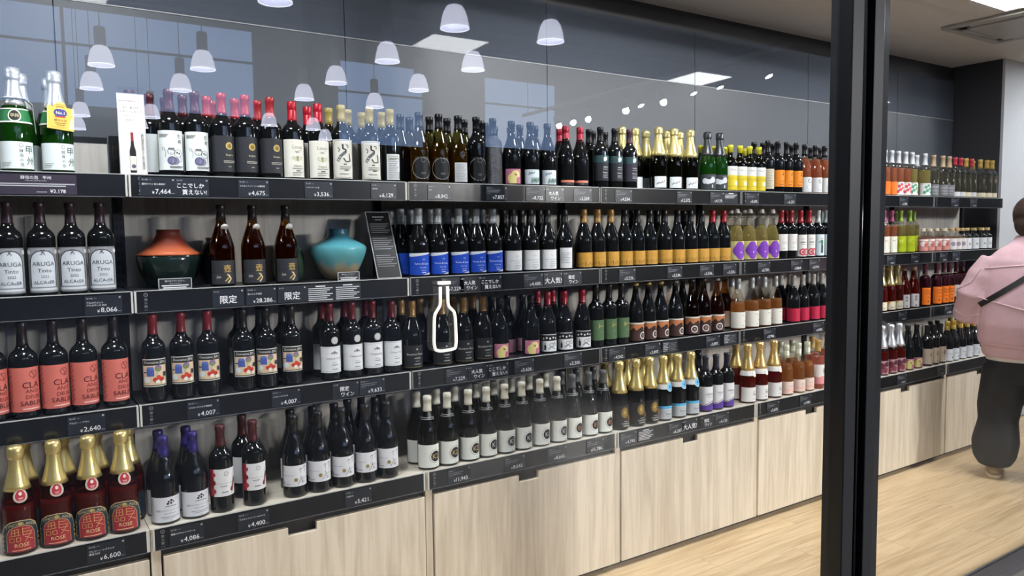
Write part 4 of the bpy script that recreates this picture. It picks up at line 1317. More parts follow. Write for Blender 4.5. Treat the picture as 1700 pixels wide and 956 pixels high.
cht = [('l', [(-0.86, 0.05), (-0.86, 0.95), (0.86, 0.95), (0.86, 0.05), (-0.86, 0.05)], 0.010, '#8d8f94')] + [('d', 0.05 + 0.1 * i, 0.74 + 0.03 * (i % 2), 0.03, '#7d7f84') for i in range(5)] + [('d', 0.25, 0.80, 0.035, '#8d8f94'), ('t', 'Château Fuji', 0.18, 0.54, 0.10, '#707278', 0.62), ('t', 'MERLOT', 0.25, 0.38, 0.05, '#707278'), ('r', 0.05, 0.28, 0.5, 0.31, '#80828a'), ('r', 0.05, 0.12, 0.5, 0.15, '#80828a')]
cmed = (0.475, 0.572, 0.74, '#c9cac8', [('o', 0, 0.5, 0.45, 0.06, '#9a9b9a'), ('t', 'A', 0, 0.5, 0.5, '#a8a9a8')], 0.40, None, 'round')
row_of(S('red wine bottle with burgundy capsule, white château label and silver medal', 'château bottles with silver medals', 'bdx', 0.290, 0.0390, ('caps', '#6a1a28', 0.77), [(0.10, 0.445, 2.5, '#dfe1e4', cht), cmed]), (546, 583, 617), (533, 571, 606), 2)
row_of(S('red wine bottle with burgundy capsule and château label without medal', 'château bottle without medal', 'bdx', 0.284, 0.0390, ('caps', '#6a1a28', 0.77), [(0.10, 0.445, 2.5, '#dfe1e4', cht)]), (649,), (), 2)
bou = [('l', [(-0.92, 0.06), (-0.92, 0.92), (-0.8, 0.98)], 0.012, '#b0924e'), ('l', [(-0.92, 0.02), (0.9, 0.02)], 0.012, '#b0924e'), ('t', 'Bourbon Harue', 0.15, 0.60, 0.13, '#cfcfca', 0.75), ('d', 0.25, 0.82, 0.04, '#b9b9b2'), ('r', 0.0, 0.40, 0.55, 0.44, '#a9a9a4'), ('r', 0.1, 0.27, 0.45, 0.30, '#8f8f8a'), ('r', 0.0, 0.13, 0.55, 0.17, '#a9a9a4')]
row_of(S('dark burgundy bottle with gold capsule and black label', 'black-label gold-capsule bottles', 'burg', 0.278, 0.0415, ('screw', '#a8834e', 0.775), [(0.04, 0.365, 2.4, '#24262a', bou)]), (683, 733, 769, 801), (665, 697, 717, 752, 784), 2)
row_of(dogsp('on the third shelf', 0.266), (829, 881), (816, 842, 867), 2)
bwl = [('r', -0.94, 0.04, 0.94, 0.96, '#dfe1e2'), ('r', -0.94, 0.62, 0.94, 0.96, '#15161a')] + [('d', -0.7 + 0.35 * i, 0.76 + 0.04 * (i % 2), 0.055, '#dfe1e2') for i in range(5)] + [('r', -0.62, 0.1, -0.42, 0.38, '#15161a'), ('r', -0.56, 0.36, -0.48, 0.5, '#15161a'), ('o', 0.15, 0.4, 0.12, 0.02, '#15161a'), ('l', [(-0.2, 0.15), (0.15, 0.3), (0.6, 0.12)], 0.03, '#15161a'), ('o', 0.6, 0.42, 0.09, 0.02, '#15161a'), ('l', [(0.3, 0.45), (0.45, 0.58), (0.6, 0.5)], 0.02, '#15161a')]
row_of(S('dark burgundy bottle with crimson capsule and black-and-white picture label', 'black-and-white picture label bottles', 'burg', 0.277, 0.0415, ('screw', '#9c1a30', 0.765), [(0.02, 0.315, 2.1, '#c9cbce', bwl)]), (908.5, 936, 966), (891, 917), 2)
row_of(S('dark bottle with black capsule and plain sage green label', 'sage green label bottles', 'bdx', 0.295, 0.0390, ('caps', '#14161b', 0.76), [(0.11, 0.44, 2.6, '#4f6a4a', [('t', 'Jaren', 0.42, 0.70, 0.17, '#c5ad5a', 0.6), ('t', 'J', 0.12, 0.71, 0.24, '#d8c270'), ('r', 0.3, 0.40, 0.7, 0.42, '#8a9a7a'), ('r', 0.4, 0.08, 0.55, 0.1, '#8a9a7a')])]), (989, 1011, 1031), (), 2)
hrs = [('r', -1, 0.55, 1, 0.90, '#b8744a'), ('r', -1, 0.0, 1, 0.55, '#4a3230'), ('p', [(-0.8, 0.5), (-0.4, 0.75), (-0.1, 0.55)], '#3a2826'), ('p', [(-0.3, 0.5), (0.2, 0.7), (0.6, 0.5)], '#3a2826'), ('d', 0.45, 0.62, 0.14, '#2a1c1a'), ('r', 0.3, 0.2, 0.6, 0.6, '#2a1c1a'), ('o', 0.62, 0.28, 0.21, 0.055, '#e0dcd6'), ('d', 0.62, 0.28, 0.08, '#8a7a72'), ('r', -1, 0.93, 1, 1, '#d8d2c8')]
HL = [(0.02, 0.335, 2.4, '#c9bfb2', hrs)]
hrs2 = [(0.02, 0.335, 2.4, '#c9bfb2', [a if a[0] != 'o' and not (a[0] == 'd' and a[2] == 0.28) else (a[0], 0.05, *a[2:]) for a in hrs])]
row_of(S('dark crown-cap bottle with sunset horseshoe label', 'dark crown-cap horseshoe bottles', 'burg', 0.292, 0.0415, ('crown', '#a8935a', 0.96), HL), (1055, 1076, 1096.5), (), 2)
row_of(S('dark blue-tinged crown-cap bottle with sunset horseshoe label at its edge', 'dark crown-cap bottle beside amber ones', 'burg', 0.292, 0.0415, ('crown', '#6a6a6e', 0.96), HL), (1121,), (1133,), 2)
row_of(S('brown crown-cap bottle with sunset label and centred white horseshoe', 'brown crown-cap horseshoe bottles', 'burg', 0.293, 0.0415, ('crown', '#3a3a3e', 0.96), hrs2, 'brown', level=0.68), (1148.5, 1168), (), 2)
row_of(S('amber crown-cap bottle with sunset label and white horseshoe', 'amber crown-cap horseshoe bottle', 'burg', 0.289, 0.0415, ('crown', '#8a8a8e', 0.96), hrs2, 'amber', level=0.66), (1190,), (1203,), 2)
row_of(S('rosé burgundy bottle of clear glass with pale capsule and plain white label', 'clear rosé white-label bottles', 'burg', 0.279, 0.0415, ('screw', '#a7a9ad', 0.79), [(0.02, 0.345, 2.6, '#dedbd2', [('r', 0.2, 0.78, 0.55, 0.81, '#9a9a96'), ('d', 0.72, 0.42, 0.05, '#6a6a6a'), ('l', [(0.65, 0.62), (0.85, 0.8)], 0.02, '#8a7a6a'), ('r', 0.3, 0.14, 0.6, 0.17, '#8a8a86')])], 'peach', level=0.55), (1225, 1248, 1268.5, 1287), (1215, 1258), 2)
row_of(S('dark bottle with white wax capsule and crimson label', 'crimson-label white-capsule bottles', 'burg', 0.276, 0.0410, ('caps', '#b3b1b0', 0.775), [(0.02, 0.305, 2.6, '#b81f42', [])]), (1317, 1332.5, 1350, 1364), (1297, 1310, 1341, 1357), 2)
row_of(S('rosé sparkling bottle with pale gold foil and cream-and-yellow label', 'gold-foil rosé bottles beyond the stile', 'spark', 0.299, 0.0430, ('foil', '#b9a878', 0.56), [(0.02, 0.21, 1.6, '#e6ddc2', [('p', [(-1, 0.4), (0, 1), (-1, 1)], '#e0a848'), ('t', 'Rosé', 0.2, 0.3, 0.25, '#3a3a3a', 0.5)])], 'rosered', level=0.58), (1463, 1477, 1489.5), (), 2)
row_of(S('rosé bottle with bare cork top and narrow white vertical label', 'cork-top rosé bottles', 'burg', 0.277, 0.0415, ('cork', '#c9a892', 0.93), [(0.03, 0.35, 1.3, '#e0dfe0', [('t', '葡', 0.1, 0.78, 0.2, INK), ('t', '萄', 0.1, 0.55, 0.2, INK), ('r', -0.1, 0.1, 0.4, 0.16, INK)])], 'rosered', level=0.70), (1502, 1517.5), (), 2)
row_of(S('dark plum bottle with narrow orange label on the third shelf', 'plum bottles with orange labels', 'bdx', 0.293, 0.0385, ('caps', '#5a2338', 0.76), [(0.04, 0.44, 1.7, '#e6761c', [('t', 'Noble', 0.3, 0.82, 0.13, '#3a1c08', 0.6), ('t', 'Grapes', 0.3, 0.66, 0.13, '#3a1c08', 0.6), ('r', 0.0, 0.42, 0.6, 0.45, '#7a4010'), ('d', 0.3, 0.2, 0.06, '#7a4010')])], 'wine', level=0.72), (1536, 1555, 1567, 1576), (), 2)
row_of(S('dark plum bottle with small white label', 'plum bottles with white labels', 'bdx', 0.293, 0.0385, ('caps', '#4a2036', 0.76), [(0.15, 0.44, 1.6, '#d8d4d6', tiny(-0.6, 0.6, (0.8, 0.7, 0.4), '#84868a'))], 'wine', level=0.72), (1588, 1598), (), 2)

# ---- bottom counter
ros = [('p', [(-0.66, 0.02), (0.66, 0.02), (0.66, 0.55), (0.52, 0.72), (0.28, 0.80), (0, 0.82), (-0.28, 0.80), (-0.52, 0.72), (-0.66, 0.55)], '#a3303a'),
       ('l', [(-0.97, 0.02), (-0.97, 0.58), (-0.80, 0.80), (-0.45, 0.95), (0, 0.985), (0.45, 0.95), (0.80, 0.80), (0.97, 0.58), (0.97, 0.02)], 0.022, '#d8bd84'), ('l', [(-0.67, 0.02), (-0.67, 0.55), (-0.52, 0.72), (-0.28, 0.80), (0, 0.82), (0.28, 0.80), (0.52, 0.72), (0.67, 0.55), (0.67, 0.02)], 0.014, '#d8bd84'),
       ('t', 'ROSE', 0.03, 0.22, 0.17, '#e0c990', 0.58), *[('l', p_, 0.013, '#d8b874') for p_ in ([(-0.42, 0.70), (-0.10, 0.74)], [(-0.45, 0.62), (-0.10, 0.65)], [(-0.40, 0.70), (-0.42, 0.54)], [(-0.26, 0.73), (-0.26, 0.55)], [(-0.10, 0.74), (-0.10, 0.55)], [(-0.55, 0.52), (-0.02, 0.55)], [(-0.5, 0.46), (-0.3, 0.46), (-0.3, 0.34), (-0.5, 0.34), (-0.5, 0.46)], [(-0.2, 0.47), (-0.02, 0.47), (-0.02, 0.35), (-0.2, 0.35), (-0.2, 0.47)], [(0.08, 0.76), (0.08, 0.52)], [(0.08, 0.74), (0.40, 0.70)], [(0.1, 0.64), (0.44, 0.61)], [(0.08, 0.54), (0.5, 0.52)], [(0.5, 0.62), (0.16, 0.33)], [(0.16, 0.48), (0.54, 0.34)])], ('d', 0, 0.90, 0.055, '#b9a35a'), ('r', -0.4, 0.07, 0.4, 0.09, '#e0c990')]
for i, ch in enumerate('ARANYINCO'):
    a = PI - (i + 0.2) * PI / 2 / 9
    ros.append(('t', ch, 0.82 * math.cos(a) if i > 3 else -0.82, (0.10 + 0.145 * i) if i <= 3 else 0.62 + 0.28 * math.sin(a) ** 1.0 * 0.99, 0.11, '#d8bd84'))
for i, ch in enumerate('LADORVAY'):
    a = PI / 2 - (i + 0.9) * PI / 2 / 9
    ros.append(('t', ch, 0.82 * math.cos(a) if i < 5 else 0.82, 0.62 + 0.28 * math.sin(a) if i < 5 else 0.48 - 0.15 * (i - 5), 0.11, '#d8bd84'))
rmed = (0.495, 0.62, 0.95, '#e6e0d4', [('d', 0, 0.5, 0.40, '#b03040'), ('o', 0, 0.5, 0.49, 0.05, '#b8a888'), ('d', 0, 0.66, 0.13, '#e0d8c8'), ('r', -0.3, 0.30, 0.3, 0.36, '#e0c8c0'), ('r', -0.22, 0.18, 0.22, 0.22, '#e0c8c0')], 0.12, True, 'round')
row_of(S('rosé sparkling bottle with gold foil, round red medal and arched ROSE label', 'gold-foil rosé bottles on the counter', 'spark', 0.318, 0.0455, ('foil', '#d9c684', 0.60), [(0.0, 0.335, 2.5, '#2f4450', ros, 0, None, 'arch'), rmed], 'rosered', level=0.47), (25, 88, 145, 200), (38, 103, 158, 210), 3)
hos = [('d', 0.15, 0.82, 0.035, INK), ('d', 0.3, 0.86, 0.045, INK), ('d', 0.1, 0.74, 0.045, INK), ('d', 0.28, 0.75, 0.04, INK), ('d', 0.42, 0.80, 0.03, INK), ('l', [(0.1, 0.74), (0.3, 0.86), (0.42, 0.80)], 0.012, INK), ('l', [(0.5, 0.88), (0.6, 0.93), (0.7, 0.86)], 0.012, '#6a6a6a'), ('r', -0.05, 0.62, 0.6, 0.65, '#84848a'),
       ('t', '穂坂マスカットベーリーA', 0.18, 0.47, 0.12, INK, 0.72), ('t', 'Muscat Bailey A', 0.22, 0.34, 0.07, '#4a4a4e', 0.5), ('r', -0.3, 0.20, 0.7, 0.225, '#84848a'), ('r', -0.15, 0.14, 0.55, 0.16, '#84848a'), ('t', '2021', 0.25, 0.06, 0.05, INK)]
row_of(S('burgundy bottle with violet capsule and white Muscat Bailey A label', 'violet-capsule bottles', 'burg', 0.284, 0.0430, ('caps', '#2c2468', 0.765), [(0.01, 0.32, 2.6, '#d9dbe2', hos)]), (270, 319), (263, 307), 3)
spl = [('r', -1, 0, -0.62, 1, '#9c2438'), ('d', -0.62, 0.8, 0.08, '#b03a4c'), ('d', -0.66, 0.5, 0.1, '#8a1c30'), ('d', -0.62, 0.2, 0.09, '#b03a4c'), ('o', 0.20, 0.82, 0.08, 0.02, '#9a9a9a'), ('t', 'マスカットベーリーA', 0.15, 0.47, 0.07, '#4a4a4e', 0.6), ('r', -0.2, 0.36, 0.25, 0.385, '#6a6a6e'), ('r', -0.1, 0.14, 0.3, 0.17, '#55555a'), ('l', [(0.82, 0.62), (0.70, 0.36), (0.55, 0.20)], 0.05, '#8c1a2c'), ('l', [(0.62, 0.30), (0.55, 0.20), (0.62, 0.16)], 0.09, '#8c1a2c'), ('l', [(0.80, 0.64), (0.86, 0.36)], 0.02, '#5a1020'), ('l', [(0.66, 0.44), (0.9, 0.50)], 0.02, '#5a1020')]
spp = S('red wine bottle with dark red capsule and white label with red splash', 'red-splash label bottles', 'bdx', 0.294, 0.0390, ('caps', '#451a1e', 0.755), [(0.19, 0.51, 2.6, '#dedfe1', spl)])
row_of(spp, (364.6, 418.5), (401,), 3, d2=0.16)
tak = [('l', [(0.22, 0.76), (0.35, 0.86), (0.48, 0.80)], 0.018, INK), ('l', [(0.38, 0.84), (0.36, 0.62)], 0.014, INK), ('l', [(0.56, 0.84), (0.70, 0.92), (0.8, 0.86)], 0.018, INK), ('l', [(0.70, 0.90), (0.66, 0.64)], 0.014, INK), ('d', 0.02, 0.32, 0.085, '#8a7a3a'), ('r', -0.06, 0.31, 0.10, 0.33, '#c9bb7a'), ('l', [(0.12, 0.10), (0.4, 0.36), (0.35, 0.5)], 0.018, INK), ('l', [(0.35, 0.34), (0.7, 0.40)], 0.018, INK), ('t', '石', 0.5, 0.2, 0.16, INK),
       ('t', '8', -0.82, 0.17, 0.20, '#3a3f58'), ('r', -0.7, 0.12, -0.35, 0.15, '#8a8a90'), ('r', -0.8, 0.53, -0.1, 0.55, '#9a9aa0')] + [('t', c_, -0.82, 0.90 - 0.09 * i, 0.07, '#4a4a52') for i, c_ in enumerate('勝沼町')]
row_of(S('burgundy bottle with black capsule and white bamboo-stroke label with gold dot', 'bamboo-stroke label bottles', 'burg', 0.291, 0.0415, ('caps', '#14161a', 0.80), [(0.14, 0.40, 2.5, '#dcdde3', tak)]), (486, 527, 566.5, 605, 641), (481.6, 521, 552, 577, 598, 622), 3)


def kz(tx, colr, wc='#e3e5de'):
    return [('o', 0.45, 0.48, 0.30, 0.012, '#2a2a2c'), ('d', 0.45, 0.48, 0.235, '#15151a'), ('t', tx, 0.45, 0.48, 0.30, colr, 0.40), ('r', 0.42, 0.06, 0.62, 0.08, '#8a8a86')]


kcol = [(0.685, 0.715, 3.6, '#191a1e', [('r', -1, 0.85, 1, 1.0, '#c9cac8'), ('r', -1, 0.0, 1, 0.12, '#c9cac8'), ('t', 'DOMAINE', 0.0, 0.5, 0.5, '#d8d9d6', 0.5)], 0.0, True),
        (0.715, 0.785, 1.0, '#1d1e22', [('o', 0, 0.5, 0.46, 0.07, '#c9cac8'), ('t', 'A', 0, 0.5, 0.5, '#d8d9d6')], 0.2, True)]


def mgv(name, tx, capc, txc, front, back, gl):
    sp = S('%s bottle with %s capsule, neck collar and round %s emblem label' % (('white wine' if gl else 'dark wine'), 'cream' if capc == '#d2cfc0' else 'slate grey', tx), name, 'burg', 0.290, 0.0425, ('caps', capc, 0.79),
           [(0.02, 0.345, 2.7, '#e0e3dc', kz(tx, txc))] + kcol, gl or 'dark', level=0.6)
    row_of(sp, front, back, 3)


mgv('K2 emblem bottles', 'K2', '#d2cfc0', '#c9b27a', (709, 742, 777), (691, 724, 754), 'dkolive')
mgv('K1 emblem bottles', 'K1', '#d2cfc0', '#b9c0c8', (807, 837.5, 866, 896, 925), (790, 819, 849, 878, 905), 'dkolive')
mgv('B1 emblem bottles', 'B1', '#55585c', '#b06a3a', (949.5, 977, 1001), (932, 957, 985), None)
fwk = [('d', 0.25, 0.68, 0.05, '#d8b45a')] + [('l', [(0.25 + 0.10 * math.cos(a * PI / 8), 0.68 + 0.07 * math.sin(a * PI / 8)), (0.25 + 0.36 * math.cos(a * PI / 8), 0.68 + 0.24 * math.sin(a * PI / 8))], 0.018, '#d8b45a') for a in range(16)] + [('d', 0.68, 0.42, 0.03, '#b8863a')] + \
      [('l', [(0.68 + 0.06 * math.cos(a * PI / 5), 0.42 + 0.05 * math.sin(a * PI / 5)), (0.68 + 0.20 * math.cos(a * PI / 5), 0.42 + 0.14 * math.sin(a * PI / 5))], 0.014, '#b8863a') for a in range(10)] + [('t', 'CABERNET', 0.35, 0.20, 0.09, '#d0d0cc', 0.5), ('r', 0.05, 0.08, 0.65, 0.12, '#b0b0ac'), ('r', 0.1, 0.29, 0.5, 0.31, '#b0b0ac')]
row_of(S('dark sparkling bottle with gold foil and black firework label', 'firework-label bottles', 'spark', 0.317, 0.0440, ('foil', '#d9c684', 0.545), [(0.03, 0.37, 2.6, '#1b1b1f', fwk), (0.555, 0.61, 0.9, '#d8c890', [('t', 'S', 0, 0.5, 0.9, '#6a5a2a')], 0.2, True)]), (1028, 1056, 1078), (1004, 1040, 1066), 3)
bls = [('r', -1, 0.80, 1, 1, '#56b0e0'), ('r', -1, 0.74, 1, 0.78, '#d8dadc'), ('t', 'Poivre', 0.45, 0.40, 0.22, '#5a5c60', 0.5), ('r', 0.2, 0.18, 0.6, 0.22, '#8a8c90')]
bnk = (0.50, 0.60, 3.0, '#c9ccd0', [('d', 0.42, 0.35, 0.75, '#e0e2e4'), ('d', 0.42, 0.35, 0.66, '#6ab4dc'), ('d', 0.42, 0.35, 0.2, '#3a5a70')], 0, True)
row_of(S('sparkling bottle with gold foil, blue neck disc and grey-blue label', 'blue neck-disc sparkling bottles', 'spark', 0.314, 0.0440, ('foil', '#d9c684', 0.575), [(0.0, 0.235, 1.9, '#b9bec2', bls), bnk]), (1101, 1125, 1147), (1112,), 3)
wav = [('p', [(-1, 0), (1, 0), (1, 0.34), (0.5, 0.30), (0, 0.22), (-0.5, 0.18), (-1, 0.24)], '#5a3f96'), ('l', [(-1, 0.27), (-0.5, 0.21), (0, 0.26), (0.5, 0.36), (1, 0.40)], 0.03, '#8a8078'), ('t', 'TERRAZ', 0.35, 0.68, 0.10, '#8a8a90', 0.55), ('r', 0.1, 0.56, 0.6, 0.58, '#a5a5aa')]
row_of(S('black bottle with navy capsule and white label with purple wave', 'purple-wave label bottles', 'bdx', 0.285, 0.0390, ('caps', '#16192c', 0.74), [(0.03, 0.46, 2.3, '#dcdce0', wav)]), (1171, 1188.5, 1206.6), (1160,), 3)
rgl = [('o', 0.55, 0.56, 0.16, 0.02, '#5a5a5a'), ('d', 0.55, 0.52, 0.06, '#3a3a3a'), ('t', 'Rosé', 0.5, 0.2, 0.12, '#5a5a5e', 0.4)]
rnk = (0.475, 0.57, 3.2, '#dedcda', [('d', 0.45, 0.35, 0.62, '#e8e6e4'), ('o', 0.45, 0.35, 0.62, 0.06, '#b9b9b4'), ('o', 0.45, 0.35, 0.3, 0.05, '#b9a890')], 0, True)
row_of(S('pink sparkling bottle with gold foil, white neck scarf and white label', 'gold-foil pink sparkling bottles', 'spark', 0.314, 0.0440, ('foil', '#d8b874', 0.56), [(0.03, 0.275, 2.3, '#e0dfde', rgl), rnk], 'rosered', level=0.45), (1241.5, 1262, 1285), (1222,), 3)
pks = [('t', 'Rosebay', 0.35, 0.62, 0.11, '#8a7a9a', 0.6)] + [('d', -0.5 + 0.25 * i, 0.25 + 0.1 * (i % 2), 0.09, '#f0b8a8') for i in range(6)]
row_of(S('peach wine bottle with cream screw cap and pale pink label', 'cream screw-cap peach wines', 'burg', 0.280, 0.0405, ('screw', '#c6c8b2', 0.75), [(0.02, 0.275, 2.5, '#e6d0c4', pks)], 'peach', level=0.62), (1305.5, 1326, 1340), (1296, 1315), 3)
row_of(S('pink wine bottle with gold capsule and white-over-pink label', 'gold-capsule pink wine bottle', 'bdx', 0.284, 0.0390, ('caps', '#b8924a', 0.76), [(0.10, 0.50, 2.3, '#e6e2e0', [('p', [(-1, 0), (1, 0), (1, 0.36), (0.4, 0.42), (-0.2, 0.34), (-1, 0.42)], '#e0989a'), ('r', 0.5, 0.55, 0.65, 0.8, '#6a6a6e')])], 'pink', level=0.68), (1358,), (1348, 1373), 3)
wfl = [('d', -0.2, 0.6, 0.25, '#6a2a3a'), ('d', 0.3, 0.3, 0.22, '#7a3444'), ('d', 0.5, 0.75, 0.2, '#4a2030'), ('d', -0.4, 0.2, 0.2, '#8a4450')]
row_of(S('pink sparkling bottle with white foil and berry-picture label', 'white-foil berry bottles', 'spark', 0.310, 0.0440, ('foil', '#d5d8de', 0.55), [(0.02, 0.30, 2.2, '#b08a92', wfl)], 'rosered', level=0.48), (1464, 1479, 1492.6), (1472,), 3)
row_of(dogsp('with cream drips on the counter', 0.289), (1507.5, 1522), (), 3)
row_of(S('dark bottle with black capsule and beige label with plum figure', 'beige-label bottles', 'bdx', 0.272, 0.0390, ('caps', '#14161a', 0.76), [(0.05, 0.43, 2.0, '#c9b9a6', [('l', [(0.2, 0.6), (0.45, 0.5), (0.4, 0.75), (0.6, 0.7)], 0.05, '#4a2a4a'), ('d', 0.4, 0.15, 0.04, '#7a6a6a')])]), (1539, 1550, 1561.6), (1545, 1556), 3)
row_of(S('dark bottle with gold screw cap and pale grey label', 'gold screw-cap bottles by the person', 'burg', 0.278, 0.0405, ('screw', '#b0923e', 0.78), [(0.02, 0.32, 2.5, '#c9cfd6', [('t', 'I Primi', 0.3, 0.6, 0.14, '#4a4c52', 0.5), ('r', 0.5, 0.2, 0.75, 0.35, '#4a4c52')])]), (1573, 1583, 1595, 1606, 1617), (1578, 1589, 1600), 3)

stand_bottles()
for o in [o for o in COL.objects if o.get('group') == 'amber bottles between the vases']:
    m_ = MB()
    H = 0.285
    m_.tube([(0.0165 * math.cos(a * PI / 6 - PI / 2), 0.0165 * math.sin(a * PI / 6 - PI / 2), .80 * H) for a in range(13)], 0.0010, M_BLACK, 5)
    m_.tube([(0.004, -0.0168, .80 * H), (0.008, -0.0215, .76 * H)], 0.0009, M_BLACK, 5)
    m_.tube([(0.012, -0.014, .80 * H), (0.008, -0.0215, .76 * H)], 0.0009, M_BLACK, 5)
    k_ = obj('neck_cord', m_, o)
    m_ = MB()
    m_.lathe([(0, 0), (0.0125, 0), (0.0125, 0.0016), (0, 0.0016)], mat('medal_silver', '#c9c9c6', 0.3, metal=0.6, bump=0.6, nscale=500), 20)
    md = obj('medal', m_, k_, (0.010, -0.0225, .725 * H))
    md.rotation_euler = (PI / 2 + 0.4, 0, 0.25)

# the bottle with the yellow price tag and the one with the paper collar
sp_ = sorted([o for o in COL.objects if o.get('group') == 'green sparkling bottles of the top shelf'], key=lambda o: (round(o.location.y, 2), o.location.x))
b0, b1 = sp_[0], sp_[1]
b0['label'] = 'green sparkling bottle with silver foil and white paper neck collar'
b1['label'] = 'green sparkling bottle with silver foil wearing the yellow No.1 tag'
m_ = MB()
wp = mat('collar_paper', '#d9dcda', 0.6)
m_.lathe([(0.024, 0.226), (0.036, 0.222), (0.036, 0.2212), (0.024, 0.2252)], wp, 24)
m_.prism([(0.030, 0.222), (0.047, 0.205), (0.053, 0.12), (0.054, 0.12), (0.048, 0.206), (0.031, 0.2228)], 1, -0.02, 0.02, wp)
obj('paper_collar', m_, b0)
t = thing('neck_tag', 'yellow No.1 tag hanging on the green sparkling bottle', 'tag', (b1.location.x + 0.008, b1.location.y - 0.056, b1.location.z + 0.133))
t.rotation_euler = (-0.20, 0.06, 0.10)
m_ = MB()
YT = mat('tag_yellow', '#e2b23a', 0.5, noise=0.12, nscale=20)
m_.prism([(-0.036, 0.0), (0.036, -0.004), (0.037, 0.068), (0.018, 0.070), (0.012, 0.084), (0.0, 0.089), (-0.012, 0.084), (-0.018, 0.071), (-0.035, 0.073)], 1, 0, 0.001, YT)
obj('tag_card', m_, t)
m_ = MB()
draw(m_, [('d', 0, 0.60, 0.17, '#e6c9a0'), ('d', -0.16, 0.60, 0.145, '#3a3a7c'), ('d', 0.16, 0.60, 0.145, '#3a3a7c'), ('d', 0, 0.60, 0.15, '#3a3a7c'), ('t', 'No.1', 0.0, 0.60, 0.15, '#f0ece0'), ('r', -0.4, 0.43, 0.4, 0.47, '#c03a2a'), ('t', '酵母の泡', 0, 0.32, 0.10, '#4a3a1a'),
          ('t', '日本ワイン', 0, 0.90, 0.065, '#5a4a1a'), ('r', -0.3, 0.82, 0.3, 0.84, '#6a5a2a'), ('r', -0.4, 0.20, 0.4, 0.225, '#6a5a2a'), ('r', -0.3, 0.13, 0.3, 0.155, '#6a5a2a'), ('r', -0.7, 0.05, 0.3, 0.06, '#8a7a3a')],
     0.036, 0.085, lambda x, z, k: (x, -0.0005 - 0.00005 * k, z))
obj('printing', m_, t)

# ================================================================= VASES, SIGNS, STICKER
def vase(name, label, px, y, prof, mats_, seg=40):
    x = solve_x(px, y, ZS[1] + 0.1)
    t = thing(name, label, 'vase', (x, y, ZS[1] + 0.0006))
    for nm, pr, mm in zip(('body', 'shoulder'), prof, mats_):
        m_ = MB()
        m_.lathe(pr, mm, seg)
        obj(nm, m_, t)
    return t


def glaze(name, stops, rough, nz=0.25):
    m = bpy.data.materials.new(name)
    m.use_nodes = True
    nt = m.node_tree
    b = nt.nodes['Principled BSDF']
    b.inputs['Roughness'].default_value = rough
    tc = nt.nodes.new('ShaderNodeTexCoord')
    sx = nt.nodes.new('ShaderNodeSeparateXYZ')
    nt.links.new(tc.outputs['Object'], sx.inputs[0])
    n = nt.nodes.new('ShaderNodeTexNoise')
    n.inputs['Scale'].default_value = 26
    n.inputs['Detail'].default_value = 6
    nt.links.new(tc.outputs['Object'], n.inputs['Vector'])
    ad = nt.nodes.new('ShaderNodeMath')
    ad.operation = 'MULTIPLY_ADD'
    ad.inputs[1].default_value = nz * 0.2
    nt.links.new(n.outputs[0], ad.inputs[0])
    nt.links.new(sx.outputs['Z'], ad.inputs[2])
    rp = nt.nodes.new('ShaderNodeValToRGB')
    el = rp.color_ramp.elements
    while len(el) < len(stops):
        el.new(0.5)
    mr = nt.nodes.new('ShaderNodeMapRange')
    mr.inputs[1].default_value = nz * 0.1
    mr.inputs[2].default_value = 0.2 + nz * 0.1
    nt.links.new(ad.outputs[0], mr.inputs[0])
    nt.links.new(mr.outputs[0], rp.inputs[0])
    for e_, (p_, c_) in zip(el, stops):
        e_.position = p_
        e_.color = lin(c_)
    nt.links.new(rp.outputs[0], b.inputs['Base Color'])
    return m


vase('vase', 'terracotta-shouldered vase with glossy dark green bowl', 281, 0.155,
     ([(0, 0), (0.055, 0), (0.075, 0.012), (0.093, 0.045), (0.104, 0.085), (0.106, 0.107), (0.103, 0.112)],
      [(0.103, 0.112), (0.108, 0.114), (0.088, 0.126), (0.068, 0.142), (0.052, 0.160), (0.042, 0.178), (0.0385, 0.186), (0.0385, 0.200), (0.034, 0.201), (0.032, 0.185), (0, 0.16)]),
     (mat('dark_glaze', '#1c2a28', 0.12, noise=0.3, nscale=40), glaze('terracotta_glaze', ((0.0, '#c86a40'), (0.58, '#c8683e'), (0.75, '#93402c'), (1.0, '#6a2a24')), 0.5, 0.08)))
vase('vase', 'turquoise crackle-glaze vase with sandy foot', 562, 0.150,
     ([(0, 0), (0.045, 0), (0.058, 0.010), (0.082, 0.045), (0.102, 0.090), (0.110, 0.118), (0.107, 0.128)],
      [(0.107, 0.128), (0.098, 0.136), (0.066, 0.152), (0.046, 0.164), (0.040, 0.172), (0.0385, 0.192), (0.040, 0.198), (0.036, 0.198), (0.034, 0.175), (0, 0.165)]),
     (glaze('turquoise_glaze', ((0.0, '#a89574'), (0.22, '#b5a486'), (0.36, '#5f9ea2'), (0.7, '#57a3ae'), (1.0, '#3f7f94')), 0.3, 0.35), glaze('turquoise_neck', ((0.0, '#57a3ae'), (0.65, '#57a3ae'), (0.85, '#3a7488'), (1.0, '#2e6076')), 0.3, 0.2)))
vase('vase', 'round black-glazed pot behind the first amber bottle', 359, 0.212,
     ([(0, 0), (0.040, 0), (0.058, 0.04), (0.063, 0.085), (0.057, 0.125), (0.042, 0.148), (0.036, 0.152)], [(0.036, 0.152), (0.033, 0.158), (0.036, 0.170), (0.030, 0.170), (0.0, 0.150)]),
     (mat('black_glaze', '#101318', 0.1), mat('taupe_glaze', '#6b5f55', 0.4)))
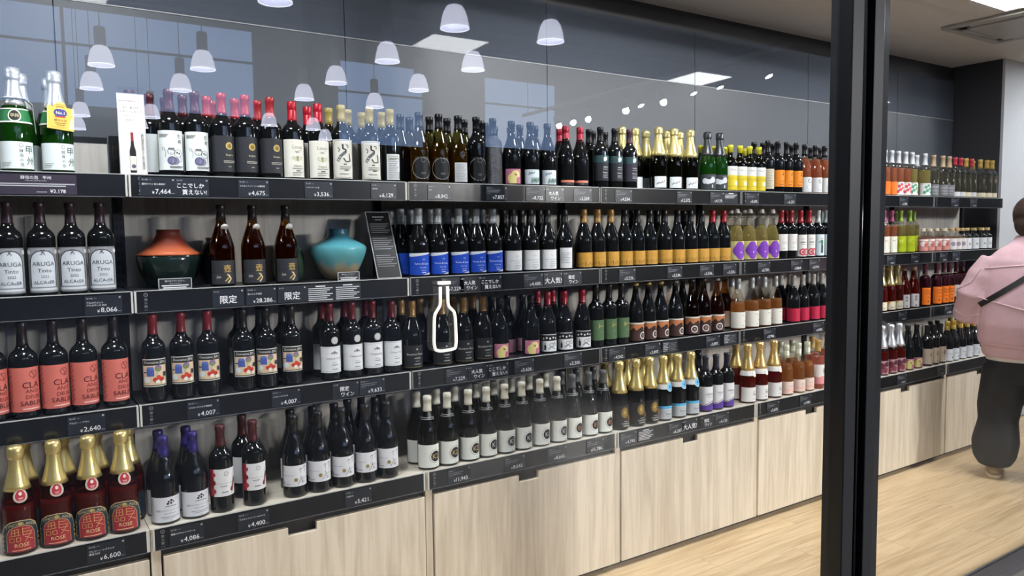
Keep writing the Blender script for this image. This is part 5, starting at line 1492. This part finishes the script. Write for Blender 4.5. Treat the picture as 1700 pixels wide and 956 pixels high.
vase('vase', 'moss green pot behind the last amber bottle', 478, 0.212,
     ([(0, 0), (0.045, 0), (0.060, 0.035), (0.063, 0.075), (0.055, 0.112), (0.040, 0.130)], [(0.040, 0.130), (0.034, 0.136), (0.036, 0.146), (0.030, 0.146), (0.0, 0.130)]),
     (mat('moss_glaze', '#3c5240', 0.3, noise=0.25, nscale=30), mat('moss_glaze_neck', '#4a5a4a', 0.35)))


def plate(name, label, px, y, row, w, h, items, material, tilt=0.0, frame=True, rz=0.0):
    x = solve_x(px, y, ZS[row] + h / 2)
    t = thing(name, label, 'sign', (x, y, ZS[row] + 0.0006))
    t.rotation_euler = (-tilt, 0, rz)
    m_ = MB()
    m_.box(-w / 2, 0, 0, w / 2, 0.002, h, material)
    obj('board', m_, t)
    m_ = MB()
    draw(m_, items, w / 2, h, lambda x_, z_, k: (x_, -0.0004 - 0.00005 * k, z_))
    obj('printing', m_, t)
    if frame:
        m_ = MB()
        for a in ((-w / 2 - .002, 0, w / 2 + .002, .0025), (-w / 2 - .002, h, w / 2 + .002, h + .0025), (-w / 2 - .0025, 0, -w / 2, h), (w / 2, 0, w / 2 + .0025, h)):
            m_.box(a[0], -0.001, a[1], a[2], 0.003, a[3], mat('acrylic_edge', '#b9bcbf', 0.15))
        obj('edge', m_, t)
    return t


note = [('t', '触らないでください。', 0, 0.80, 0.20, WH, 0.9), ('t', 'Please do not touch', 0, 0.56, 0.13, WH, 0.8), ('r', -0.85, 0.30, 0.85, 0.40, WH), ('r', -0.75, 0.10, 0.7, 0.20, WH)]
plate('notice_card', 'small please-do-not-touch card before the terracotta vase', 291, 0.030, 1, 0.100, 0.034, note, mat('notice_black', '#2a2c2e', 0.3))
plate('notice_card', 'small please-do-not-touch card before the turquoise vase', 579, 0.030, 1, 0.082, 0.030, note, mat('notice_black', '#2a2c2e', 0.3))
plate('notice_board', 'tall black text board leaning back in a clear frame', 646, 0.040, 1, 0.098, 0.285,
      [('r', -0.5, 0.92, 0.5, 0.935, GY), ('r', -0.3, 0.88, 0.3, 0.89, GY)] + lines(-0.85, 0.85, [0.82 - 0.032 * i for i in range(5)] + [0.60 - 0.032 * i for i in range(6)] + [0.34 - 0.032 * i for i in range(6)], 0.010, '#8a8d92'),
      mat('board_black', '#1b1c1e', 0.3), tilt=0.40)
# pop sign on the top shelf
pop = [('t', '藤村世界遺産記念ワイン', 0, 0.915, 0.050, '#8a2a2a', 0.9), ('t', '初心者向け', 0, 0.835, 0.055, '#3a3a3a', 0.6), ('t', 'ミディアムタイプ', 0, 0.785, 0.055, '#3a3a3a', 0.85), ('t', 'マスカットベーリー', 0.02, 0.735, 0.035, '#4a4a4a', 0.6), ('t', 'カベルネ', 0.02, 0.68, 0.035, '#4a4a4a', 0.5),
       ('r', -0.28, 0.03, 0.22, 0.30, '#1b1a1e'), ('p', [(-0.28, 0.30), (0.22, 0.30), (0.10, 0.37), (0.08, 0.42), (-0.14, 0.42), (-0.16, 0.37)], '#1b1a1e'), ('r', -0.14, 0.42, 0.08, 0.53, '#8a2a30'), ('r', -0.26, 0.06, 0.20, 0.235, '#d9d6ca'), ('d', 0.0, 0.11, 0.025, '#5a5a70')] + \
      [('t', c_, 0.78, 0.50 - 0.032 * i, 0.036, '#2a2a2a') for i, c_ in enumerate('藤村遺産記念ワイン初心者向け')]
plate('pop_sign', 'tall white pop sign with red heading and bottle picture', 220, 0.030, 0, 0.076, 0.262, pop, mat('pop_paper', '#dcdbd6', 0.5), tilt=0.05)
m_ = MB()
q = bpy.data.objects['pop_sign']
m_.box(-0.038, -0.0015, 0.262, 0.038, 0.0005, 0.285, M_ACRYL)
obj('acrylic_top', m_, q)

# white glowing bottle-outline tube sign at the window
def picto(px, py):
    return hit(px, py, 1, YG - 0.010)


t = thing('tube_sign', 'white glowing bottle-outline tube sign at the window glass', 'sign', picto(740, 587))
M_ST = emit('tube_white', '#f4f2e8', 0.62)


def stroke(pts, r_):
    m_ = MB()
    P = [picto(*p) - t.location for p in pts]
    Q = [P[0]]
    for i in range(1, len(P) - 1):      # round the corners
        a_, b_, c_ = P[i - 1], P[i], P[i + 1]
        for k in (0.25, 0.5, 0.75):
            p0, p1 = b_.lerp(a_, 0.35), b_.lerp(c_, 0.35)
            Q.append(p0 * (1 - k) ** 2 + b_ * 2 * k * (1 - k) + p1 * k * k)
    Q.append(P[-1])
    m_.tube(Q, r_, M_ST, 10)
    return m_


obj('outline_tube', stroke([(731, 476), (731.5, 507), (722, 521), (721, 530), (720.5, 570), (722.5, 581), (731, 583), (748, 580.5), (756.5, 578), (757.5, 566), (756, 527), (754, 517), (743.5, 508), (743, 475)], 0.0037), t)
obj('cork_tube', stroke([(727.5, 470), (737, 469.5), (747, 469)], 0.0043), t)

# ================================================================= PERSON
from mathutils.bvhtree import BVHTree


def remesh(o, vox, smooth=3):
    m = o.modifiers.new('remesh', 'REMESH')
    m.mode = 'VOXEL'
    m.voxel_size = vox
    m.use_smooth_shade = True
    k = o.modifiers.new('smooth', 'SMOOTH')
    k.factor = 0.5
    k.iterations = smooth
    return o


def loft(mb, rings, material, seg=28):
    """rings of (cx, cy, z, rx, ry[, power])"""
    v_, f_ = [], []
    for cx, cy, z, rx, ry in rings:
        for k in range(seg):
            a = 2 * PI * k / seg
            ca, sa = math.cos(a), math.sin(a)
            p = 0.82
            v_.append((cx + rx * math.copysign(abs(ca) ** p, ca), cy + ry * math.copysign(abs(sa) ** p, sa), z))
    n = len(rings)
    for i in range(n - 1):
        for k in range(seg):
            l = (k + 1) % seg
            f_.append((i * seg + k, i * seg + l, (i + 1) * seg + l, (i + 1) * seg + k))
    f_.append(tuple(range(seg))[::-1])
    f_.append(tuple((n - 1) * seg + k for k in range(seg)))
    mb.add(v_, f_, material, True)


def ball(mb, c, r_, material, sc=(1, 1, 1)):
    v_, f_ = [], []
    for i in range(1, 10):
        for k in range(16):
            t_, a = PI * i / 10, 2 * PI * k / 16
            v_.append((c[0] + r_ * sc[0] * math.sin(t_) * math.cos(a), c[1] + r_ * sc[1] * math.sin(t_) * math.sin(a), c[2] + r_ * sc[2] * math.cos(t_)))
    for i in range(8):
        for k in range(16):
            l = (k + 1) % 16
            f_.append((i * 16 + k, (i + 1) * 16 + k, (i + 1) * 16 + l, i * 16 + l))
    f_.append(tuple(range(16)))
    f_.append(tuple(8 * 16 + k for k in range(16))[::-1])
    mb.add(v_, f_, material, True)


M_SKIN = mat('skin', '#c99a80', 0.5, noise=0.05)
M_PINK = mat('pink_cotton', '#d8b3bb', 0.85, noise=0.10, nscale=22, bump=0.25)
M_PANTS = mat('black_cloth', '#121113', 0.75, noise=0.15, nscale=30, bump=0.2)
M_HAIR = mat('brown_hair', '#3a2a22', 0.5, noise=0.3, nscale=60, stretch=(1, 1, 0.15), bump=0.5)
PX, PY = 4.935, -0.61
person = thing('person', 'person in pink jacket and wide black trousers seen from behind, black shoulder strap', 'person', (PX, PY, 0), -1.17)
bd = MB()
loft(bd, [(0, 0, 0.80, 0.15, 0.10), (0, 0, 0.92, 0.165, 0.11), (0, 0, 1.08, 0.135, 0.095), (0, 0, 1.25, 0.16, 0.105), (0, 0, 1.40, 0.16, 0.09), (0, 0, 1.46, 0.09, 0.06)], M_SKIN)
bd.tube([(0, 0, 1.42), (0.0, 0.015, 1.50), (0.0, 0.03, 1.58)], [0.058, 0.052, 0.055], M_SKIN, 14)
ball(bd, (0, 0.035, 1.645), 0.1, M_SKIN, (0.78, 0.95, 1.16))
ball(bd, (0, 0.085, 1.59), 0.05, M_SKIN, (0.85, 0.8, 0.8))
bd.tube([(0, 0.125, 1.665), (0, 0.148, 1.635), (0, 0.13, 1.625)], [0.008, 0.013, 0.010], M_SKIN, 8)
for s_ in (-1, 1):
    ball(bd, (s_ * 0.080, 0.03, 1.64), 0.026, M_SKIN, (0.4, 0.75, 1.2))
    ball(bd, (s_ * 0.032, 0.118, 1.66), 0.014, M_SKIN)
    bd.tube([(s_ * 0.085, 0, 0.86), (s_ * 0.12, 0.0, 0.48), (s_ * 0.135, 0.0, 0.09)], [0.085, 0.06, 0.042], M_SKIN, 14)
    ball(bd, (s_ * 0.135, 0.05, 0.055), 0.05, M_SKIN, (0.8, 1.9, 0.75))
    sh, el, wr = Vector((s_ * 0.18, 0.0, 1.38)), Vector((s_ * 0.31, -0.01, 1.12)), Vector((s_ * 0.20, 0.22, 1.12))
    bd.tube([sh, sh.lerp(el, 0.5), el, el.lerp(wr, 0.5), wr], [0.05, 0.046, 0.038, 0.036, 0.026], M_SKIN, 12)
    fwd = (wr - el).normalized()
    side = Vector((-s_ * 0.4, -0.2, -0.9)).normalized()
    pl = wr + fwd * 0.05
    bd.tube([wr, wr + fwd * 0.04, wr + fwd * 0.085], [0.026, 0.034, 0.033], M_SKIN, 12)
    for k, L in enumerate((0.066, 0.075, 0.071, 0.056)):
        r0 = wr + fwd * 0.085 + side * (0.030 - 0.020 * k)
        curl = Vector((-s_ * 0.5, 0.0, -0.35))
        bd.tube([r0 - fwd * 0.012, r0 + fwd * L * 0.45, r0 + fwd * L * 0.75 + curl * L * 0.25, r0 + fwd * L * 0.85 + curl * L * 0.6], [0.0095, 0.009, 0.0085, 0.007], M_SKIN, 8)
    th = wr + fwd * 0.03 - side * -0.03
    bd.tube([wr + fwd * 0.02 + side * 0.02, wr + fwd * 0.055 + side * 0.048, wr + fwd * 0.085 + side * 0.052], [0.012, 0.011, 0.009], M_SKIN, 8)
remesh(obj('body', bd, person), 0.0065, 2)
# face details
fc = MB()
for s_ in (-1, 1):
    ball(fc, (s_ * 0.032, 0.1275, 1.66), 0.008, mat('eye_dark', '#1a1412', 0.2), (1.2, 0.5, 0.7))
    fc.tube([(s_ * 0.018, 0.129, 1.682), (s_ * 0.034, 0.128, 1.687), (s_ * 0.048, 0.118, 1.682)], 0.003, M_HAIR, 5)
fc.tube([(-0.02, 0.124, 1.598), (0, 0.130, 1.597), (0.02, 0.124, 1.598)], 0.004, mat('lip', '#a85a55', 0.5), 6)
obj('face_features', fc, person)
# hair with a low knot
hr = MB()
ball(hr, (-0.004, 0.015, 1.668), 0.112, M_HAIR, (0.92, 0.98, 1.0))
ball(hr, (-0.008, -0.025, 1.60), 0.082, M_HAIR, (1.08, 0.8, 1.05))
ball(hr, (0.01, -0.085, 1.60), 0.042, M_HAIR, (1.1, 0.8, 1.0))
for s_ in (-1, 1):
    hr.tube([(s_ * 0.075, 0.03, 1.69), (s_ * 0.086, 0.02, 1.63), (s_ * 0.072, 0.0, 1.575)], [0.022, 0.02, 0.012], M_HAIR, 8)
ho = remesh(obj('hair', hr, person), 0.008, 3)
# trousers
pt = MB()
loft(pt, [(0, 0, 0.62, 0.22, 0.15), (0, 0, 0.78, 0.215, 0.155), (0, 0, 0.95, 0.19, 0.14), (0, 0, 1.02, 0.175, 0.125)], M_PANTS)
for s_, dx in ((-1, 0.0), (1, 0.01)):
    loft(pt, [(s_ * 0.150 + dx, 0.0, 0.075, 0.090, 0.115), (s_ * 0.152, 0.0, 0.13, 0.122, 0.130), (s_ * 0.150, 0.005, 0.22, 0.134, 0.138), (s_ * 0.140, 0.01, 0.36, 0.112, 0.122),
              (s_ * 0.135, 0.02, 0.46, 0.125, 0.13), (s_ * 0.125, 0.0, 0.56, 0.125, 0.135), (s_ * 0.115, 0, 0.72, 0.12, 0.145)], M_PANTS)
po = remesh(obj('trousers', pt, person), 0.012, 4)
# shirt hem below the jacket
sh_ = MB()
loft(sh_, [(0, 0, 0.757, 0.220, 0.158), (0, 0, 0.80, 0.224, 0.162), (0, 0, 0.90, 0.215, 0.155)], mat('white_shirt', '#e2e2e4', 0.8))
obj('shirt_hem', sh_, person)
# jacket: boxy body, raglan sleeves, hem band
jk = MB()
loft(jk, [(0, 0, 0.775, 0.235, 0.17), (0, 0, 0.80, 0.245, 0.178), (0, 0, 0.845, 0.250, 0.180), (0, -0.005, 0.87, 0.270, 0.195), (0, -0.01, 0.98, 0.275, 0.202), (0, -0.008, 1.12, 0.265, 0.195), (0, 0, 1.27, 0.252, 0.175),
          (0, 0, 1.38, 0.235, 0.145), (0, 0.0, 1.445, 0.175, 0.105), (0, 0.008, 1.49, 0.105, 0.085), (0, 0.012, 1.535, 0.082, 0.078)], M_PINK)
for s_ in (-1, 1):
    sh, el, wr = Vector((s_ * 0.185, 0.0, 1.375)), Vector((s_ * 0.322, -0.02, 1.07)), Vector((s_ * 0.215, 0.215, 1.06))
    jk.tube([sh, sh.lerp(el, 0.35) + Vector((s_ * 0.015, 0, 0)), sh.lerp(el, 0.72) + Vector((s_ * 0.012, 0, 0)), el + Vector((s_ * -0.012, 0.02, -0.02)), el.lerp(wr, 0.45) + Vector((0, 0, -0.01)), wr], [0.085, 0.096, 0.105, 0.108, 0.095, 0.062], M_PINK, 18)
jo = remesh(obj('jacket', jk, person), 0.011, 5)
bpy.context.view_layer.update()
dg = bpy.context.evaluated_depsgraph_get()
bv = BVHTree.FromObject(jo, dg)


def on_back(x, z, off=0.004):
    h_ = bv.ray_cast(Vector((x, -1.0, z)), Vector((0, 1, 0)))
    return (h_[0] + Vector((0, -off, 0))) if h_[0] else None


def seam(pts, r_=0.004, n=10):
    P = []
    for (x0, z0), (x1, z1) in zip(pts, pts[1:]):
        for k in range(n):
            q_ = on_back(x0 + (x1 - x0) * k / n, z0 + (z1 - z0) * k / n, 0.001)
            if q_:
                P.append(q_)
    m_ = MB()
    if len(P) > 2:
        m_.tube(P, r_, mat('pink_seam', '#dfc3c8', 0.9), 6)
    return m_


for pts in ([(-0.24, 1.33), (0.0, 1.36), (0.24, 1.33)], [(-0.27, 1.15), (0.0, 1.08), (0.22, 0.95)], [(-0.235, 0.862), (0.0, 0.855), (0.235, 0.862)], [(-0.26, 1.33), (-0.31, 1.24), (-0.42, 1.17)], [(-0.42, 1.07), (-0.34, 1.02), (-0.25, 1.04)]):
    obj('seam', seam(pts), jo)
# shoulder strap across the back
A, B = Vector((0.17, 1.43)), Vector((-0.262, 1.10))
dv = (B - A).normalized()
nv = Vector((-dv.y, dv.x)) * 0.016
v_, f_ = [], []
for k in range(25):
    p_ = A.lerp(B, k / 24)
    for sgn in (-1, 1):
        q_ = on_back(p_.x + nv.x * sgn, p_.y + nv.y * sgn, 0.006)
        if q_ is None:
            q_ = Vector((p_.x + nv.x * sgn, -0.05, p_.y + nv.y * sgn))
        v_ += [tuple(q_), (q_.x, q_.y + 0.004, q_.z)]
    if k:
        a = 4 * (k - 1)
        f_ += [(a, a + 4, a + 6, a + 2), (a + 1, a + 3, a + 7, a + 5), (a, a + 1, a + 5, a + 4), (a + 2, a + 6, a + 7, a + 3)]
st_ = MB()
st_.add(v_, f_, mat('strap_black', '#1b1b1c', 0.5))
obj('shoulder_strap', st_, person)
# shoes
for s_ in (-1, 1):
    so = MB()
    loft(so, [(s_ * 0.148, 0.045, 0.0, 0.050, 0.148), (s_ * 0.148, 0.045, 0.024, 0.052, 0.150)], mat('sole_cream', '#cdbb98', 0.7))
    shoe = obj('shoe', so, person)
    up_ = MB()
    loft(up_, [(s_ * 0.148, 0.045, 0.024, 0.047, 0.142), (s_ * 0.148, 0.035, 0.055, 0.044, 0.125), (s_ * 0.148, 0.0, 0.085, 0.040, 0.075), (s_ * 0.148, -0.02, 0.10, 0.038, 0.05)], mat('shoe_tan', '#9a815c', 0.7))
    obj('upper', up_, shoe)
